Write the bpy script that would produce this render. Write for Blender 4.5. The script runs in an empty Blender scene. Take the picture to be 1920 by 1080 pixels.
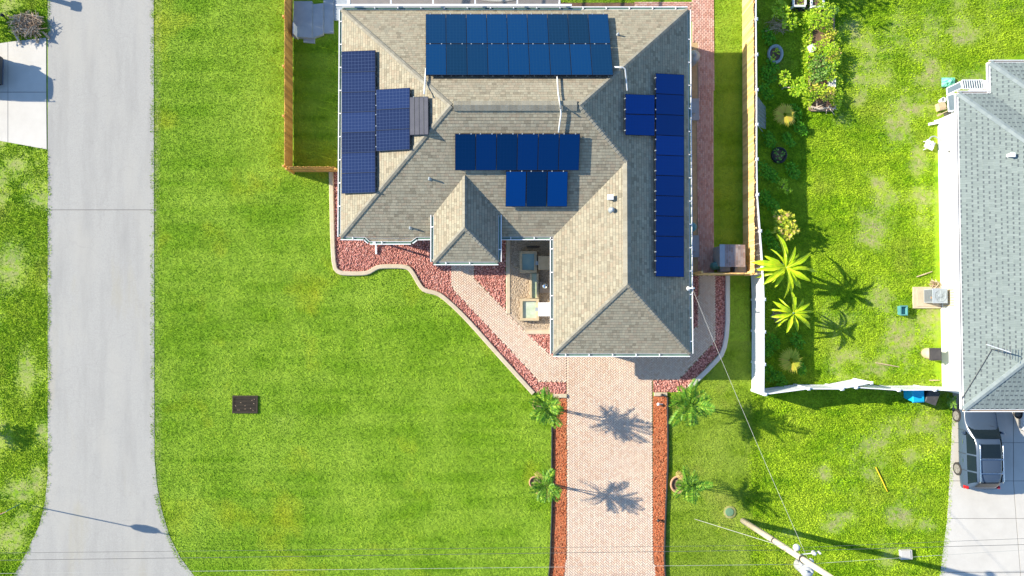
import bpy, math, random
import numpy as np
from mathutils import Vector
random.seed(7)
RNG = np.random.default_rng(11)
S = bpy.context.scene
C = S.collection
R = math.radians
# ------------------------------------------------------------------ camera, sky, sun, exposure
F, H, TILT = 1292.0, 38.0, math.atan(35 / 1292.0)
cam_data = bpy.data.cameras.new("camera")
cam = bpy.data.objects.new("camera", cam_data)
C.objects.link(cam)
cam.location = (0, 0, H)
cam.rotation_euler = (TILT, 0, 0)
cam_data.sensor_width = 36
cam_data.lens = 36 * F / 1920
cam_data.clip_end = 3000
S.camera = cam
SUN_EL, SUN_AZ = 27.0, 286.2
w = bpy.data.worlds.new("World")
S.world = w
w.use_nodes = True
sky = w.node_tree.nodes.new("ShaderNodeTexSky")
sky.sky_type = 'NISHITA'
sky.sun_disc = False
sky.sun_elevation = R(SUN_EL)
sky.sun_rotation = R(SUN_AZ)
sky.dust_density = 0.2
sky.ozone_density = 4.0
w.node_tree.links.new(sky.outputs[0], w.node_tree.nodes['Background'].inputs[0])
w.node_tree.nodes['Background'].inputs[1].default_value = 0.125
sl = bpy.data.lights.new("sun", 'SUN')
sl.energy = 4.7
sl.angle = R(0.5)
sl.color = (1.0, 0.91, 0.75)
so = bpy.data.objects.new("sun", sl)
C.objects.link(so)
sd = Vector((math.sin(R(SUN_AZ)) * math.cos(R(SUN_EL)), math.cos(R(SUN_AZ)) * math.cos(R(SUN_EL)), math.sin(R(SUN_EL))))
so.rotation_euler = sd.to_track_quat('Z', 'Y').to_euler()
so.location = (-30, 10, 30)
S.view_settings.view_transform = 'Standard'
S.view_settings.look = 'None'
S.view_settings.gamma = 1
S.view_settings.use_curve_mapping = False
S.view_settings.exposure = 1.15


# ------------------------------------------------------------------ survey: photo pixel + height -> place on the site
def ray(px, py):
    x, y, z = px - 960.0, -(py - 540.0), -F
    return x, y * math.cos(TILT) - z * math.sin(TILT), y * math.sin(TILT) + z * math.cos(TILT)


def P(px, py, h=0.0):
    x, y, z = ray(px, py)
    k = (h - H) / z
    return Vector((x * k, y * k, h))


def PP(px, py, pl):                     # on the plane z = a x + b y + c
    x, y, z = ray(px, py)
    k = (pl[2] - H) / (z - pl[0] * x - pl[1] * y)
    return Vector((x * k, y * k, k * z + H))


# ------------------------------------------------------------------ mesh collecting and linking
ORG = {}


class MB:
    def __init__(s):
        s.v, s.f, s.t, s.m, s.uv = [], [], [], [], []

    def face(s, pts, tone=0.5, mi=0):
        n = len(s.v)
        s.v.extend([tuple(p) for p in pts])
        s.f.append(tuple(range(n, n + len(pts))))
        s.t.append(tone)
        s.m.append(mi)

    def mesh(s, vs, fs, tone=0.5, mi=0):
        n = len(s.v)
        s.v.extend([tuple(p) for p in vs])
        for f in fs:
            s.f.append(tuple(n + i for i in f))
            s.t.append(tone)
            s.m.append(mi)

    def box(s, c, d, rz=0.0, tone=0.5, mi=0, rx=0.0, ry=0.0):
        hx, hy, hz = d[0] / 2, d[1] / 2, d[2] / 2
        from mathutils import Euler
        M = Euler((rx, ry, rz)).to_matrix()
        vs = [Vector(c) + M @ Vector((a * hx, b * hy, e * hz)) for e in (-1, 1) for a, b in ((-1, -1), (1, -1), (1, 1), (-1, 1))]
        s.mesh(vs, [(3, 2, 1, 0), (4, 5, 6, 7), (0, 1, 5, 4), (1, 2, 6, 5), (2, 3, 7, 6), (3, 0, 4, 7)], tone, mi)

    def prism(s, pts, z0, z1, tone=0.5, mi=0):
        a = sum(pts[i][0] * pts[(i + 1) % len(pts)][1] - pts[(i + 1) % len(pts)][0] * pts[i][1] for i in range(len(pts)))
        if a < 0:
            pts = pts[::-1]
        n = len(pts)
        vs = [(p[0], p[1], z0) for p in pts] + [(p[0], p[1], z1) for p in pts]
        s.mesh(vs, [tuple(range(n - 1, -1, -1)), tuple(range(n, 2 * n))] + [(i, (i + 1) % n, n + (i + 1) % n, n + i) for i in range(n)], tone, mi)

    def hull8(s, lo, hi, tone=0.5, mi=0):         # two quads, lower and upper
        s.mesh(list(lo) + list(hi), [(3, 2, 1, 0), (4, 5, 6, 7), (0, 1, 5, 4), (1, 2, 6, 5), (2, 3, 7, 6), (3, 0, 4, 7)], tone, mi)

    def tube(s, pts, r, n=6, tone=0.5, mi=0, cap=True):
        pts = [Vector(p) for p in pts]
        rs = r if isinstance(r, (list, tuple)) else [r] * len(pts)
        vs, fs = [], []
        for i, p in enumerate(pts):
            d = (pts[min(i + 1, len(pts) - 1)] - pts[max(i - 1, 0)]).normalized()
            a = d.cross(Vector((0, 0, 1)) if abs(d.z) < 0.9 else Vector((1, 0, 0))).normalized()
            b = d.cross(a)
            for k in range(n):
                t = 2 * math.pi * k / n
                vs.append(p + (a * math.cos(t) + b * math.sin(t)) * rs[i])
        for i in range(len(pts) - 1):
            for k in range(n):
                fs.append((i * n + k, i * n + (k + 1) % n, (i + 1) * n + (k + 1) % n, (i + 1) * n + k))
        if cap:
            fs.append(tuple(range(n - 1, -1, -1)))
            fs.append(tuple(range((len(pts) - 1) * n, len(pts) * n)))
        s.mesh(vs, fs, tone, mi)

    def lathe(s, c, prof, n=20, tone=0.5, mi=0, sx=1.0, sy=1.0):
        vs, fs = [], []
        for r, z in prof:
            for k in range(n):
                t = 2 * math.pi * k / n
                vs.append((c[0] + r * sx * math.cos(t), c[1] + r * sy * math.sin(t), c[2] + z))
        for i in range(len(prof) - 1):
            for k in range(n):
                fs.append((i * n + k, i * n + (k + 1) % n, (i + 1) * n + (k + 1) % n, (i + 1) * n + k))
        fs.append(tuple(range(n - 1, -1, -1)))
        fs.append(tuple(range((len(prof) - 1) * n, len(prof) * n)))
        s.mesh(vs, fs, tone, mi)

    def data(s, name, mats, org=(0, 0, 0), smooth=False):
        me = bpy.data.meshes.new(name)
        o = org
        me.from_pydata([(v[0] - o[0], v[1] - o[1], v[2] - o[2]) for v in s.v], [], s.f)
        for m in (mats if isinstance(mats, (list, tuple)) else [mats]):
            me.materials.append(m)
        at = me.attributes.new("tone", 'FLOAT', 'FACE')
        at.data.foreach_set("value", np.array(s.t, dtype=np.float32))
        me.polygons.foreach_set("material_index", np.array(s.m, dtype=np.int32))
        if smooth:
            me.polygons.foreach_set("use_smooth", np.ones(len(s.f), dtype=bool))
        me.update()
        return me

    def build(s, name, mats, parent=None, smooth=False, loc=None):
        if parent is not None:
            org = ORG[parent.name]
        else:
            org = loc if loc is not None else (0, 0, 0)
        o = bpy.data.objects.new(name, s.data(name, mats, org, smooth))
        C.objects.link(o)
        if parent is not None:
            o.parent = parent
        else:
            o.location = org
        ORG[o.name] = tuple(org)
        return o


def tag(o, label=None, cat=None, group=None, kind=None):
    if label:
        o['label'] = label
    if cat:
        o['category'] = cat
    if group:
        o['group'] = group
    if kind:
        o['kind'] = kind
    return o


def empty(name, loc, label=None, cat=None, group=None):
    o = bpy.data.objects.new(name, None)
    C.objects.link(o)
    o.location = loc
    o.empty_display_size = 0.2
    ORG[o.name] = tuple(loc)
    return tag(o, label, cat, group)


def inst(name, me, parent, loc, rot=(0, 0, 0), scale=(1, 1, 1)):    # a child sharing mesh data; loc in world
    o = bpy.data.objects.new(name, me)
    C.objects.link(o)
    o.parent = parent
    g = ORG[parent.name]
    o.location = (loc[0] - g[0], loc[1] - g[1], loc[2] - g[2])
    o.rotation_euler = rot
    o.scale = scale
    ORG[o.name] = g
    return o


def kids(o):
    return [c for c in bpy.data.objects if c.parent == o]


def copy_tree(o, parent=None):
    c = o.copy()
    C.objects.link(c)
    if parent is not None:
        c.parent = parent
    for ch in kids(o):
        copy_tree(ch, c)
    return c


# ------------------------------------------------------------------ materials
def mat(name, c1, c2=None, scale=3.0, rough=0.8, tones=None, tone_mix=0.6, bump=0.0, bscale=40.0, metal=0.0, spec=0.3, c3=None, scale3=0.3, alpha=None, fac3=0.5):
    m = bpy.data.materials.new(name)
    m.use_nodes = True
    nt = m.node_tree
    N, L = nt.nodes, nt.links
    b = N['Principled BSDF']
    b.inputs['Roughness'].default_value = rough
    b.inputs['Metallic'].default_value = metal
    b.inputs['Specular IOR Level'].default_value = spec
    geo = N.new('ShaderNodeNewGeometry')

    def noise(sc, det=5, ro=0.6):
        n = N.new('ShaderNodeTexNoise')
        n.inputs['Scale'].default_value = sc
        n.inputs['Detail'].default_value = det
        n.inputs['Roughness'].default_value = ro
        L.new(geo.outputs['Position'], n.inputs['Vector'])
        return n.outputs['Fac']

    def mix(f, a, c, typ='MIX'):
        x = N.new('ShaderNodeMix')
        x.data_type = 'RGBA'
        x.blend_type = typ
        for sock, val in ((x.inputs[0], f), (x.inputs[6], a), (x.inputs[7], c)):
            if isinstance(val, bpy.types.NodeSocket):
                L.new(val, sock)
            elif isinstance(val, (int, float)):
                sock.default_value = val
            else:
                sock.default_value = (*val, 1)
        return x.outputs[2]

    def ramp(f, stops):
        r = N.new('ShaderNodeValToRGB')
        e = r.color_ramp.elements
        while len(e) < len(stops):
            e.new(0.5)
        for i, (p, c) in enumerate(stops):
            e[i].position = p
            e[i].color = (*c, 1)
        L.new(f, r.inputs[0])
        return r.outputs[0]

    col = None
    if c2 is not None:
        f = ramp(noise(scale), [(0.32, (0, 0, 0)), (0.68, (1, 1, 1))])
        col = mix(f, c1, c2)
    if c3 is not None:
        f = ramp(noise(scale3, 4), [(0.42, (0, 0, 0)), (0.66, (fac3,) * 3)])
        col = mix(f, col if col is not None else c1, c3)
    if tones:
        a = N.new('ShaderNodeAttribute')
        a.attribute_name = 'tone'
        t = ramp(a.outputs['Fac'], [(i / max(1, len(tones) - 1), c) for i, c in enumerate(tones)])
        col = t if col is None else mix(tone_mix, col, t)
    if col is None:
        b.inputs['Base Color'].default_value = (*c1, 1)
    else:
        L.new(col, b.inputs['Base Color'])
    if bump:
        bn = N.new('ShaderNodeBump')
        bn.inputs['Strength'].default_value = bump
        bn.inputs['Distance'].default_value = 0.03
        L.new(noise(bscale, 3), bn.inputs['Height'])
        L.new(bn.outputs[0], b.inputs['Normal'])
    if alpha is not None:
        b.inputs['Alpha'].default_value = alpha
    return m


M = {}
M['white_vinyl'] = mat('white_vinyl', (0.74, 0.75, 0.77), (0.66, 0.68, 0.71), 1.2, 0.4)
M['white_paint'] = mat('white_paint', (0.76, 0.76, 0.75), (0.7, 0.7, 0.69), 2, 0.5)
M['gutter_paint'] = mat('gutter_paint', (0.14, 0.24, 0.17), (0.09, 0.17, 0.14), 2.5, 0.45)
M['stucco'] = mat('stucco', (0.62, 0.58, 0.5), (0.56, 0.52, 0.45), 3, 0.9, bump=0.3)
M['stucco_white'] = mat('stucco_white', (0.78, 0.77, 0.76), (0.72, 0.71, 0.7), 1.5, 0.85, bump=0.2)
M['glass'] = mat('glass', (0.01, 0.018, 0.024), rough=0.06, spec=0.3)
SH = [(0.19, 0.175, 0.14), (0.29, 0.265, 0.21), (0.36, 0.342, 0.275), (0.32, 0.27, 0.215), (0.41, 0.39, 0.315), (0.27, 0.265, 0.22), (0.37, 0.358, 0.29)]
M['shingle'] = mat('shingle', (0.33, 0.305, 0.225), (0.255, 0.215, 0.155), 6.0, 0.92, tones=[(t[0] * .97, t[1] * .92, t[2] * .82) for t in SH], tone_mix=0.65, bump=0.2, bscale=90, spec=0.1)
M['cap_shingle'] = mat('cap_shingle', (0.3, 0.28, 0.22), (0.23, 0.21, 0.16), 5, 0.92, tones=[(0.2, 0.18, 0.14), (0.32, 0.3, 0.24)], tone_mix=0.5, bump=0.4, bscale=90, spec=0.15)
M['roof_deck'] = mat('roof_deck', (0.10, 0.092, 0.072), rough=0.95)  # dark so that gaps between shingle courses read as shade lines
SN = [(0.14, 0.17, 0.165), (0.185, 0.222, 0.21), (0.21, 0.25, 0.236), (0.245, 0.287, 0.27)]
M['grey_shingle'] = mat('grey_shingle', (0.24, 0.282, 0.262), (0.18, 0.215, 0.2), 1.2, 0.92, tones=SN, tone_mix=0.75, bump=0.4, bscale=90, spec=0.15)
M['grey_deck'] = mat('grey_deck', (0.10, 0.12, 0.125), rough=0.95)


def roadmat():
    m = bpy.data.materials.new('asphalt')
    m.use_nodes = True
    nt = m.node_tree
    N, L = nt.nodes, nt.links
    b = N['Principled BSDF']
    b.inputs['Roughness'].default_value = .92
    b.inputs['Specular IOR Level'].default_value = .12
    geo = N.new('ShaderNodeNewGeometry')

    def noise(sc, vec=(1, 1, 1), det=4, ro=.6, off=(0, 0, 0)):
        mp = N.new('ShaderNodeMapping')
        mp.inputs['Scale'].default_value = vec
        mp.inputs['Location'].default_value = off
        L.new(geo.outputs['Position'], mp.inputs['Vector'])
        n = N.new('ShaderNodeTexNoise')
        n.inputs['Scale'].default_value = sc
        n.inputs['Detail'].default_value = det
        n.inputs['Roughness'].default_value = ro
        L.new(mp.outputs[0], n.inputs['Vector'])
        return n.outputs['Fac']

    def rng(f, lo, hi, a=0.0, c=1.0):
        r_ = N.new('ShaderNodeMapRange')
        for k, v in enumerate((lo, hi, a, c)):
            r_.inputs[k + 1].default_value = v
        L.new(f, r_.inputs[0])
        return r_.outputs[0]

    def mix(f, a, c):
        x = N.new('ShaderNodeMix')
        x.data_type = 'RGBA'
        L.new(f, x.inputs[0])
        for sock, val in ((x.inputs[6], a), (x.inputs[7], c)):
            if isinstance(val, bpy.types.NodeSocket):
                L.new(val, sock)
            else:
                sock.default_value = (*val, 1)
        return x.outputs[2]
    col = mix(rng(noise(16, det=5, ro=.8), .3, .7), (.315, .308, .284), (.405, .395, .364))
    col = mix(rng(noise(1.3, (1, .12, 1)), .45, .7, 0, .6), col, (.282, .276, .258))
    col = mix(rng(noise(.55, (1, .3, 1), off=(5, 2, 0)), .5, .72, 0, .7), col, (.395, .38, .34))
    col = mix(rng(noise(.42, (1, .22, 1), 5, off=(9, 4, 0)), .57, .7, 0, .55), col, (.365, .335, .25))
    col = mix(rng(noise(5, det=6, ro=.75, off=(3, 8, 0)), .62, .72, 0, .5), col, (.24, .235, .225))
    # hairline cracks
    v = N.new('ShaderNodeTexVoronoi')
    v.feature = 'DISTANCE_TO_EDGE'
    v.inputs['Scale'].default_value = .33
    wv = N.new('ShaderNodeVectorMath')
    wv.operation = 'ADD'
    nz = N.new('ShaderNodeTexNoise')
    nz.inputs['Scale'].default_value = 1.5
    nz.inputs['Detail'].default_value = 6
    L.new(geo.outputs['Position'], nz.inputs['Vector'])
    L.new(geo.outputs['Position'], wv.inputs[0])
    L.new(nz.outputs['Color'], wv.inputs[1])
    L.new(wv.outputs[0], v.inputs['Vector'])
    cr = rng(v.outputs['Distance'], .0, .010, .14, 0)
    col = mix(cr, col, (.2, .195, .185))
    L.new(col, b.inputs['Base Color'])
    bn = N.new('ShaderNodeBump')
    bn.inputs['Strength'].default_value = .4
    bn.inputs['Distance'].default_value = .02
    L.new(noise(50), bn.inputs['Height'])
    L.new(bn.outputs[0], b.inputs['Normal'])
    return m


M['asphalt'] = roadmat()
M['concrete'] = mat('concrete', (0.54, 0.515, 0.46), (0.49, 0.465, 0.415), 1.2, 0.85, bump=0.2, bscale=50, c3=(0.58, 0.555, 0.505), scale3=0.4)
M['slab_grey'] = mat('slab_grey', (0.36, 0.4, 0.43), (0.3, 0.34, 0.37), 2.5, 0.85, bump=0.2)
M['joint'] = mat('joint', (0.2, 0.19, 0.175), rough=0.95)
M['kerb'] = mat('kerb', (0.56, 0.47, 0.35), (0.46, 0.38, 0.27), 3.0, 0.85, bump=0.3, c3=(0.5, 0.43, 0.27), scale3=1.2)
PV = [(0.55, 0.37, 0.26), (0.66, 0.49, 0.37), (0.71, 0.57, 0.43), (0.6, 0.44, 0.34), (0.66, 0.55, 0.45), (0.75, 0.62, 0.47)]
M['paver'] = mat('paver', (0.68, 0.54, 0.41), (0.6, 0.43, 0.31), .7, 0.85, tones=PV, tone_mix=0.6, bump=0.3, bscale=80, c3=(0.69, 0.6, 0.5), scale3=0.22)
PR = [(0.42, 0.22, 0.17), (0.6, 0.35, 0.28), (0.68, 0.47, 0.39), (0.52, 0.3, 0.25), (0.66, 0.51, 0.44)]
M['paver_red'] = mat('paver_red', (0.54, 0.31, 0.24), (0.45, 0.25, 0.2), 1.3, 0.85, tones=PR, tone_mix=0.65, bump=0.3, bscale=80)
M['paver_bed'] = mat('paver_bed', (0.5, 0.39, 0.29), (0.42, 0.31, 0.23), 6, rough=0.95)
M['gravel_soil'] = mat('gravel_soil', (0.34, 0.13, 0.1), (0.22, 0.085, 0.065), 8, 0.95, bump=0.6, bscale=40)
RK = [(0.3, 0.11, 0.085), (0.58, 0.25, 0.2), (0.68, 0.35, 0.285), (0.5, 0.2, 0.165), (0.75, 0.47, 0.39)]
M['red_rock'] = mat('red_rock', (0.4, 0.15, 0.12), rough=0.9, tones=RK, tone_mix=1.0)
M['mulch_soil'] = mat('mulch_soil', (0.34, 0.09, 0.03), (0.22, 0.06, 0.025), 6, 0.95, bump=0.5)
MC = [(0.34, 0.075, 0.028), (0.58, 0.17, 0.065), (0.54, 0.25, 0.12), (0.68, 0.22, 0.085), (0.46, 0.115, 0.04)]
M['mulch_chip'] = mat('mulch_chip', (0.5, 0.13, 0.05), rough=0.9, tones=MC, tone_mix=0.7, c2=(0.4, 0.17, 0.08), scale=0.8)
M['edging'] = mat('edging', (0.02, 0.02, 0.02), rough=0.7)
M['pebble'] = mat('pebble', (0.5, 0.4, 0.29), (0.38, 0.29, 0.2), 9, 0.9, bump=0.6, bscale=30, c3=(0.42, 0.35, 0.28), scale3=0.9)
M['sand'] = mat('sand', (0.5, 0.36, 0.2), (0.4, 0.28, 0.15), 5, 0.95, bump=0.3)
M['stone'] = mat('stone', (0.52, 0.42, 0.27), (0.42, 0.33, 0.2), 4, 0.85, bump=0.3)
M['water'] = mat('water', (0.2, 0.33, 0.32), (0.27, 0.38, 0.33), 2.5, 0.08, spec=0.5)
M['green_water'] = mat('green_water', (0.34, 0.42, 0.24), (0.5, 0.55, 0.45), 2.2, 0.1, spec=0.5)
M['pool_water'] = mat('pool_water', (0.05, 0.42, 0.42), (0.08, 0.5, 0.48), 1.5, 0.08, spec=0.5)
M['deck'] = mat('deck', (0.3, 0.27, 0.25), (0.24, 0.22, 0.21), 2, 0.8, bump=0.2)
M['chrome'] = mat('chrome', (0.8, 0.82, 0.84), rough=0.08, metal=1.0)
M['black_iron'] = mat('black_iron', (0.02, 0.02, 0.022), rough=0.5)
M['dark_rubber'] = mat('dark_rubber', (0.035, 0.033, 0.032), rough=0.75)
M['wood'] = mat('wood', (0.62, 0.32, 0.075), (0.5, 0.25, 0.06), 2.5, 0.75, tones=[(0.34, 0.17, 0.06), (0.72, 0.4, 0.12), (0.54, 0.27, 0.07)], tone_mix=0.7, bump=0.3, bscale=25)
M['wood_pale'] = mat('wood_pale', (0.8, 0.52, 0.18), (0.72, 0.42, 0.12), 1.5, 0.7, tones=[(0.5, 0.29, 0.11), (0.88, 0.6, 0.26), (0.74, 0.46, 0.17)], tone_mix=0.7, bump=0.3, bscale=25)
M['old_wood'] = mat('old_wood', (0.36, 0.27, 0.19), (0.26, 0.19, 0.13), 3, 0.85, bump=0.3)
M['dry_branch'] = mat('dry_branch', (0.36, 0.26, 0.16), (0.22, 0.15, 0.09), 5, 0.9, tones=[(0.24, 0.15, 0.09), (0.55, 0.4, 0.26), (0.7, 0.58, 0.42)], tone_mix=0.8)
M['pole_wood'] = mat('pole_wood', (0.56, 0.48, 0.37), (0.44, 0.35, 0.25), 2, 0.85, bump=0.4, bscale=20, c3=(0.6, 0.54, 0.46), scale3=0.8)
M['grey_metal'] = mat('grey_metal', (0.36, 0.4, 0.42), (0.3, 0.34, 0.36), 3, 0.45, metal=0.2)
M['dark_metal'] = mat('dark_metal', (0.05, 0.055, 0.06), rough=0.5)
M['white_plastic'] = mat('white_plastic', (0.76, 0.76, 0.74), (0.68, 0.68, 0.66), 3, 0.4)
M['wire'] = mat('wire', (0.4, 0.4, 0.37), rough=0.6)
M['dark_wire'] = mat('dark_wire', (0.1, 0.1, 0.1), rough=0.6)
M['terracotta'] = mat('terracotta', (0.5, 0.28, 0.16), (0.4, 0.22, 0.12), 4, 0.8)
M['soil'] = mat('soil', (0.12, 0.075, 0.05), (0.2, 0.12, 0.08), 4, 0.95, bump=0.6, bscale=25, c3=(0.26, 0.15, 0.1), scale3=1.5)
M['teal_plastic'] = mat('teal_plastic', (0.1, 0.3, 0.3), (0.08, 0.24, 0.25), 3, 0.4)
M['blue_plastic'] = mat('blue_plastic', (0.01, 0.36, 0.6), rough=0.4)
M['charcoal'] = mat('charcoal', (0.055, 0.052, 0.055), (0.08, 0.075, 0.075), 4, 0.5)
M['tan_plastic'] = mat('tan_plastic', (0.55, 0.42, 0.27), rough=0.6)
M['tarp'] = mat('tarp', (0.12, 0.6, 0.38), (0.3, 0.75, 0.55), 4, 0.5)
M['sign_red'] = mat('sign_red', (0.55, 0.015, 0.02), rough=0.4)
M['sign_white'] = mat('sign_white', (0.8, 0.8, 0.8), rough=0.4)
M['sign_green'] = mat('sign_green', (0.02, 0.22, 0.1), rough=0.4)
M['post_green'] = mat('post_green', (0.16, 0.3, 0.2), rough=0.5)
M['yellow'] = mat('yellow', (0.72, 0.5, 0.03), rough=0.5)
M['rust'] = mat('rust', (0.035, 0.028, 0.018), (0.055, 0.042, 0.026), 6, 0.8)
M['valve_green'] = mat('valve_green', (0.13, 0.24, 0.13), rough=0.6)


def leafmat(name, tones, rough=0.5, trans=0.25):
    m = bpy.data.materials.new(name)
    m.use_nodes = True
    nt = m.node_tree
    N, L = nt.nodes, nt.links
    b = N['Principled BSDF']
    b.inputs['Roughness'].default_value = rough
    b.inputs['Specular IOR Level'].default_value = 0.3
    a = N.new('ShaderNodeAttribute')
    a.attribute_name = 'tone'
    r = N.new('ShaderNodeValToRGB')
    e = r.color_ramp.elements
    while len(e) < len(tones):
        e.new(0.5)
    for i, c in enumerate(tones):
        e[i].position = i / (len(tones) - 1)
        e[i].color = (*c, 1)
    L.new(a.outputs['Fac'], r.inputs[0])
    L.new(r.outputs[0], b.inputs['Base Color'])
    t = N.new('ShaderNodeBsdfTranslucent')
    L.new(r.outputs[0], t.inputs['Color'])
    mx = N.new('ShaderNodeMixShader')
    mx.inputs[0].default_value = trans
    L.new(b.outputs[0], mx.inputs[1])
    L.new(t.outputs[0], mx.inputs[2])
    L.new(mx.outputs[0], N['Material Output'].inputs['Surface'])
    return m


M['palm_leaf'] = leafmat('palm_leaf', [(0.025, 0.1, 0.01), (0.08, 0.24, 0.015), (0.2, 0.4, 0.025), (0.42, 0.55, 0.05)])
M['lime_leaf'] = leafmat('lime_leaf', [(0.16, 0.36, 0.015), (0.36, 0.58, 0.02), (0.56, 0.74, 0.035), (0.68, 0.8, 0.08)], .5, .4)
M['banana_leaf'] = leafmat('banana_leaf', [(0.24, 0.46, 0.01), (0.48, 0.66, 0.015), (0.7, 0.78, 0.03)], 0.4, .35)
M['croton_leaf'] = leafmat('croton_leaf', [(0.2, 0.36, 0.02), (0.4, 0.52, 0.03), (0.6, 0.62, 0.05), (0.7, 0.64, 0.08), (0.62, 0.4, 0.2)])
M['green_leaf'] = leafmat('green_leaf', [(0.05, 0.16, 0.02), (0.12, 0.28, 0.03), (0.24, 0.42, 0.06), (0.36, 0.5, 0.14)])
M['strip_leaf'] = leafmat('strip_leaf', [(0.06, 0.24, 0.01), (0.14, 0.42, 0.015), (0.26, 0.56, 0.02)], .5, .35)
M['fan_leaf'] = leafmat('fan_leaf', [(0.12, 0.3, 0.02), (0.34, 0.45, 0.03), (0.6, 0.55, 0.06), (0.62, 0.36, 0.08)])


def lawnmat(name, dark, mid, light, sand, dry, patch_scale=0.3, blades=False, vr=(0.55, 1.5)):
    """green with drifts of light and dark turf, drier yellow places, bare sand where the 'patch' attribute says"""
    m = bpy.data.materials.new(name)
    m.use_nodes = True
    nt = m.node_tree
    N, L = nt.nodes, nt.links
    b = N['Principled BSDF']
    b.inputs['Roughness'].default_value = 0.85
    b.inputs['Specular IOR Level'].default_value = 0.15
    geo = N.new('ShaderNodeNewGeometry')

    def noise(sc, det=4, ro=0.6):
        n = N.new('ShaderNodeTexNoise')
        n.inputs['Scale'].default_value = sc
        n.inputs['Detail'].default_value = det
        n.inputs['Roughness'].default_value = ro
        L.new(geo.outputs['Position'], n.inputs['Vector'])
        return n.outputs['Fac']

    def rng(f, lo, hi, a=0.0, c=1.0):
        r = N.new('ShaderNodeMapRange')
        r.inputs[1].default_value = lo
        r.inputs[2].default_value = hi
        r.inputs[3].default_value = a
        r.inputs[4].default_value = c
        L.new(f, r.inputs[0])
        return r.outputs[0]

    def mix(f, a, c):
        x = N.new('ShaderNodeMix')
        x.data_type = 'RGBA'
        L.new(f, x.inputs[0])
        for sock, val in ((x.inputs[6], a), (x.inputs[7], c)):
            if isinstance(val, bpy.types.NodeSocket):
                L.new(val, sock)
            else:
                sock.default_value = (*val, 1)
        return x.outputs[2]

    col = mix(rng(noise(3.2, 6, 0.7), 0.36, 0.64), dark, mid)
    col = mix(rng(noise(patch_scale, 3), 0.42, 0.7, 0, 0.7), col, light)
    mp = N.new('ShaderNodeMapping')
    mp.inputs['Scale'].default_value = (.1, 1.35, 1)
    L.new(geo.outputs['Position'], mp.inputs['Vector'])
    ns = N.new('ShaderNodeTexNoise')
    ns.inputs['Scale'].default_value = 1.0
    ns.inputs['Detail'].default_value = 1
    L.new(mp.outputs[0], ns.inputs['Vector'])
    col = mix(rng(ns.outputs['Fac'], .42, .6, 0, .3), col, light)
    col = mix(rng(noise(patch_scale * 0.55 + 0.05, 3), 0.56, 0.7, 0, 0.55), col, dry)
    at = N.new('ShaderNodeAttribute')
    at.attribute_name = 'patch'
    if blades:
        a2 = N.new('ShaderNodeAttribute')
        a2.attribute_name = 'tone'
        hsv = N.new('ShaderNodeHueSaturation')
        L.new(col, hsv.inputs['Color'])
        L.new(rng(a2.outputs['Fac'], 0, 1, *vr), hsv.inputs['Value'])
        L.new(rng(a2.outputs['Fac'], 0, 1, 0.51, 0.487), hsv.inputs['Hue'])
        col = hsv.outputs[0]
    else:
        sandc = mix(rng(noise(5.0, 4), 0.35, 0.65), sand, tuple(c * 0.62 for c in sand))
        x = N.new('ShaderNodeMath')
        x.operation = 'MULTIPLY'
        L.new(at.outputs['Fac'], x.inputs[0])
        L.new(rng(noise(2.6, 5, 0.75), 0.36, 0.56, 0.0, 1.0), x.inputs[1])
        col = mix(x.outputs[0], col, sandc)
        bn = N.new('ShaderNodeBump')
        bn.inputs['Strength'].default_value = 0.8
        bn.inputs['Distance'].default_value = 0.05
        L.new(noise(14, 4, 0.7), bn.inputs['Height'])
        L.new(bn.outputs[0], b.inputs['Normal'])
    L.new(col, b.inputs['Base Color'])
    return m


LAWN = dict(dark=(0.118, 0.24, 0.008), mid=(0.19, 0.345, 0.014), light=(0.31, 0.45, 0.045), sand=(0.36, 0.31, 0.2), dry=(0.38, 0.40, 0.02))
YARD = dict(dark=(0.095, 0.23, 0.004), mid=(0.235, 0.40, 0.008), light=(0.34, 0.47, 0.025), sand=(0.42, 0.345, 0.21), dry=(0.36, 0.41, 0.05))
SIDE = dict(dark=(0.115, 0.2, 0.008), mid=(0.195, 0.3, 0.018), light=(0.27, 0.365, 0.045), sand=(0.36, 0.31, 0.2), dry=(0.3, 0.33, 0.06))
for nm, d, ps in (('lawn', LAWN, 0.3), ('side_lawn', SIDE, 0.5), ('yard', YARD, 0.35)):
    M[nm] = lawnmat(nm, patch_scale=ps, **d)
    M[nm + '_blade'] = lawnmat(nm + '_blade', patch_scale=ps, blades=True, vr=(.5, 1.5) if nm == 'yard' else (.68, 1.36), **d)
M['far_ground'] = mat('far_ground', (0.1, 0.17, 0.015), (0.16, 0.24, 0.025), 0.2, 0.9)


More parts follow.
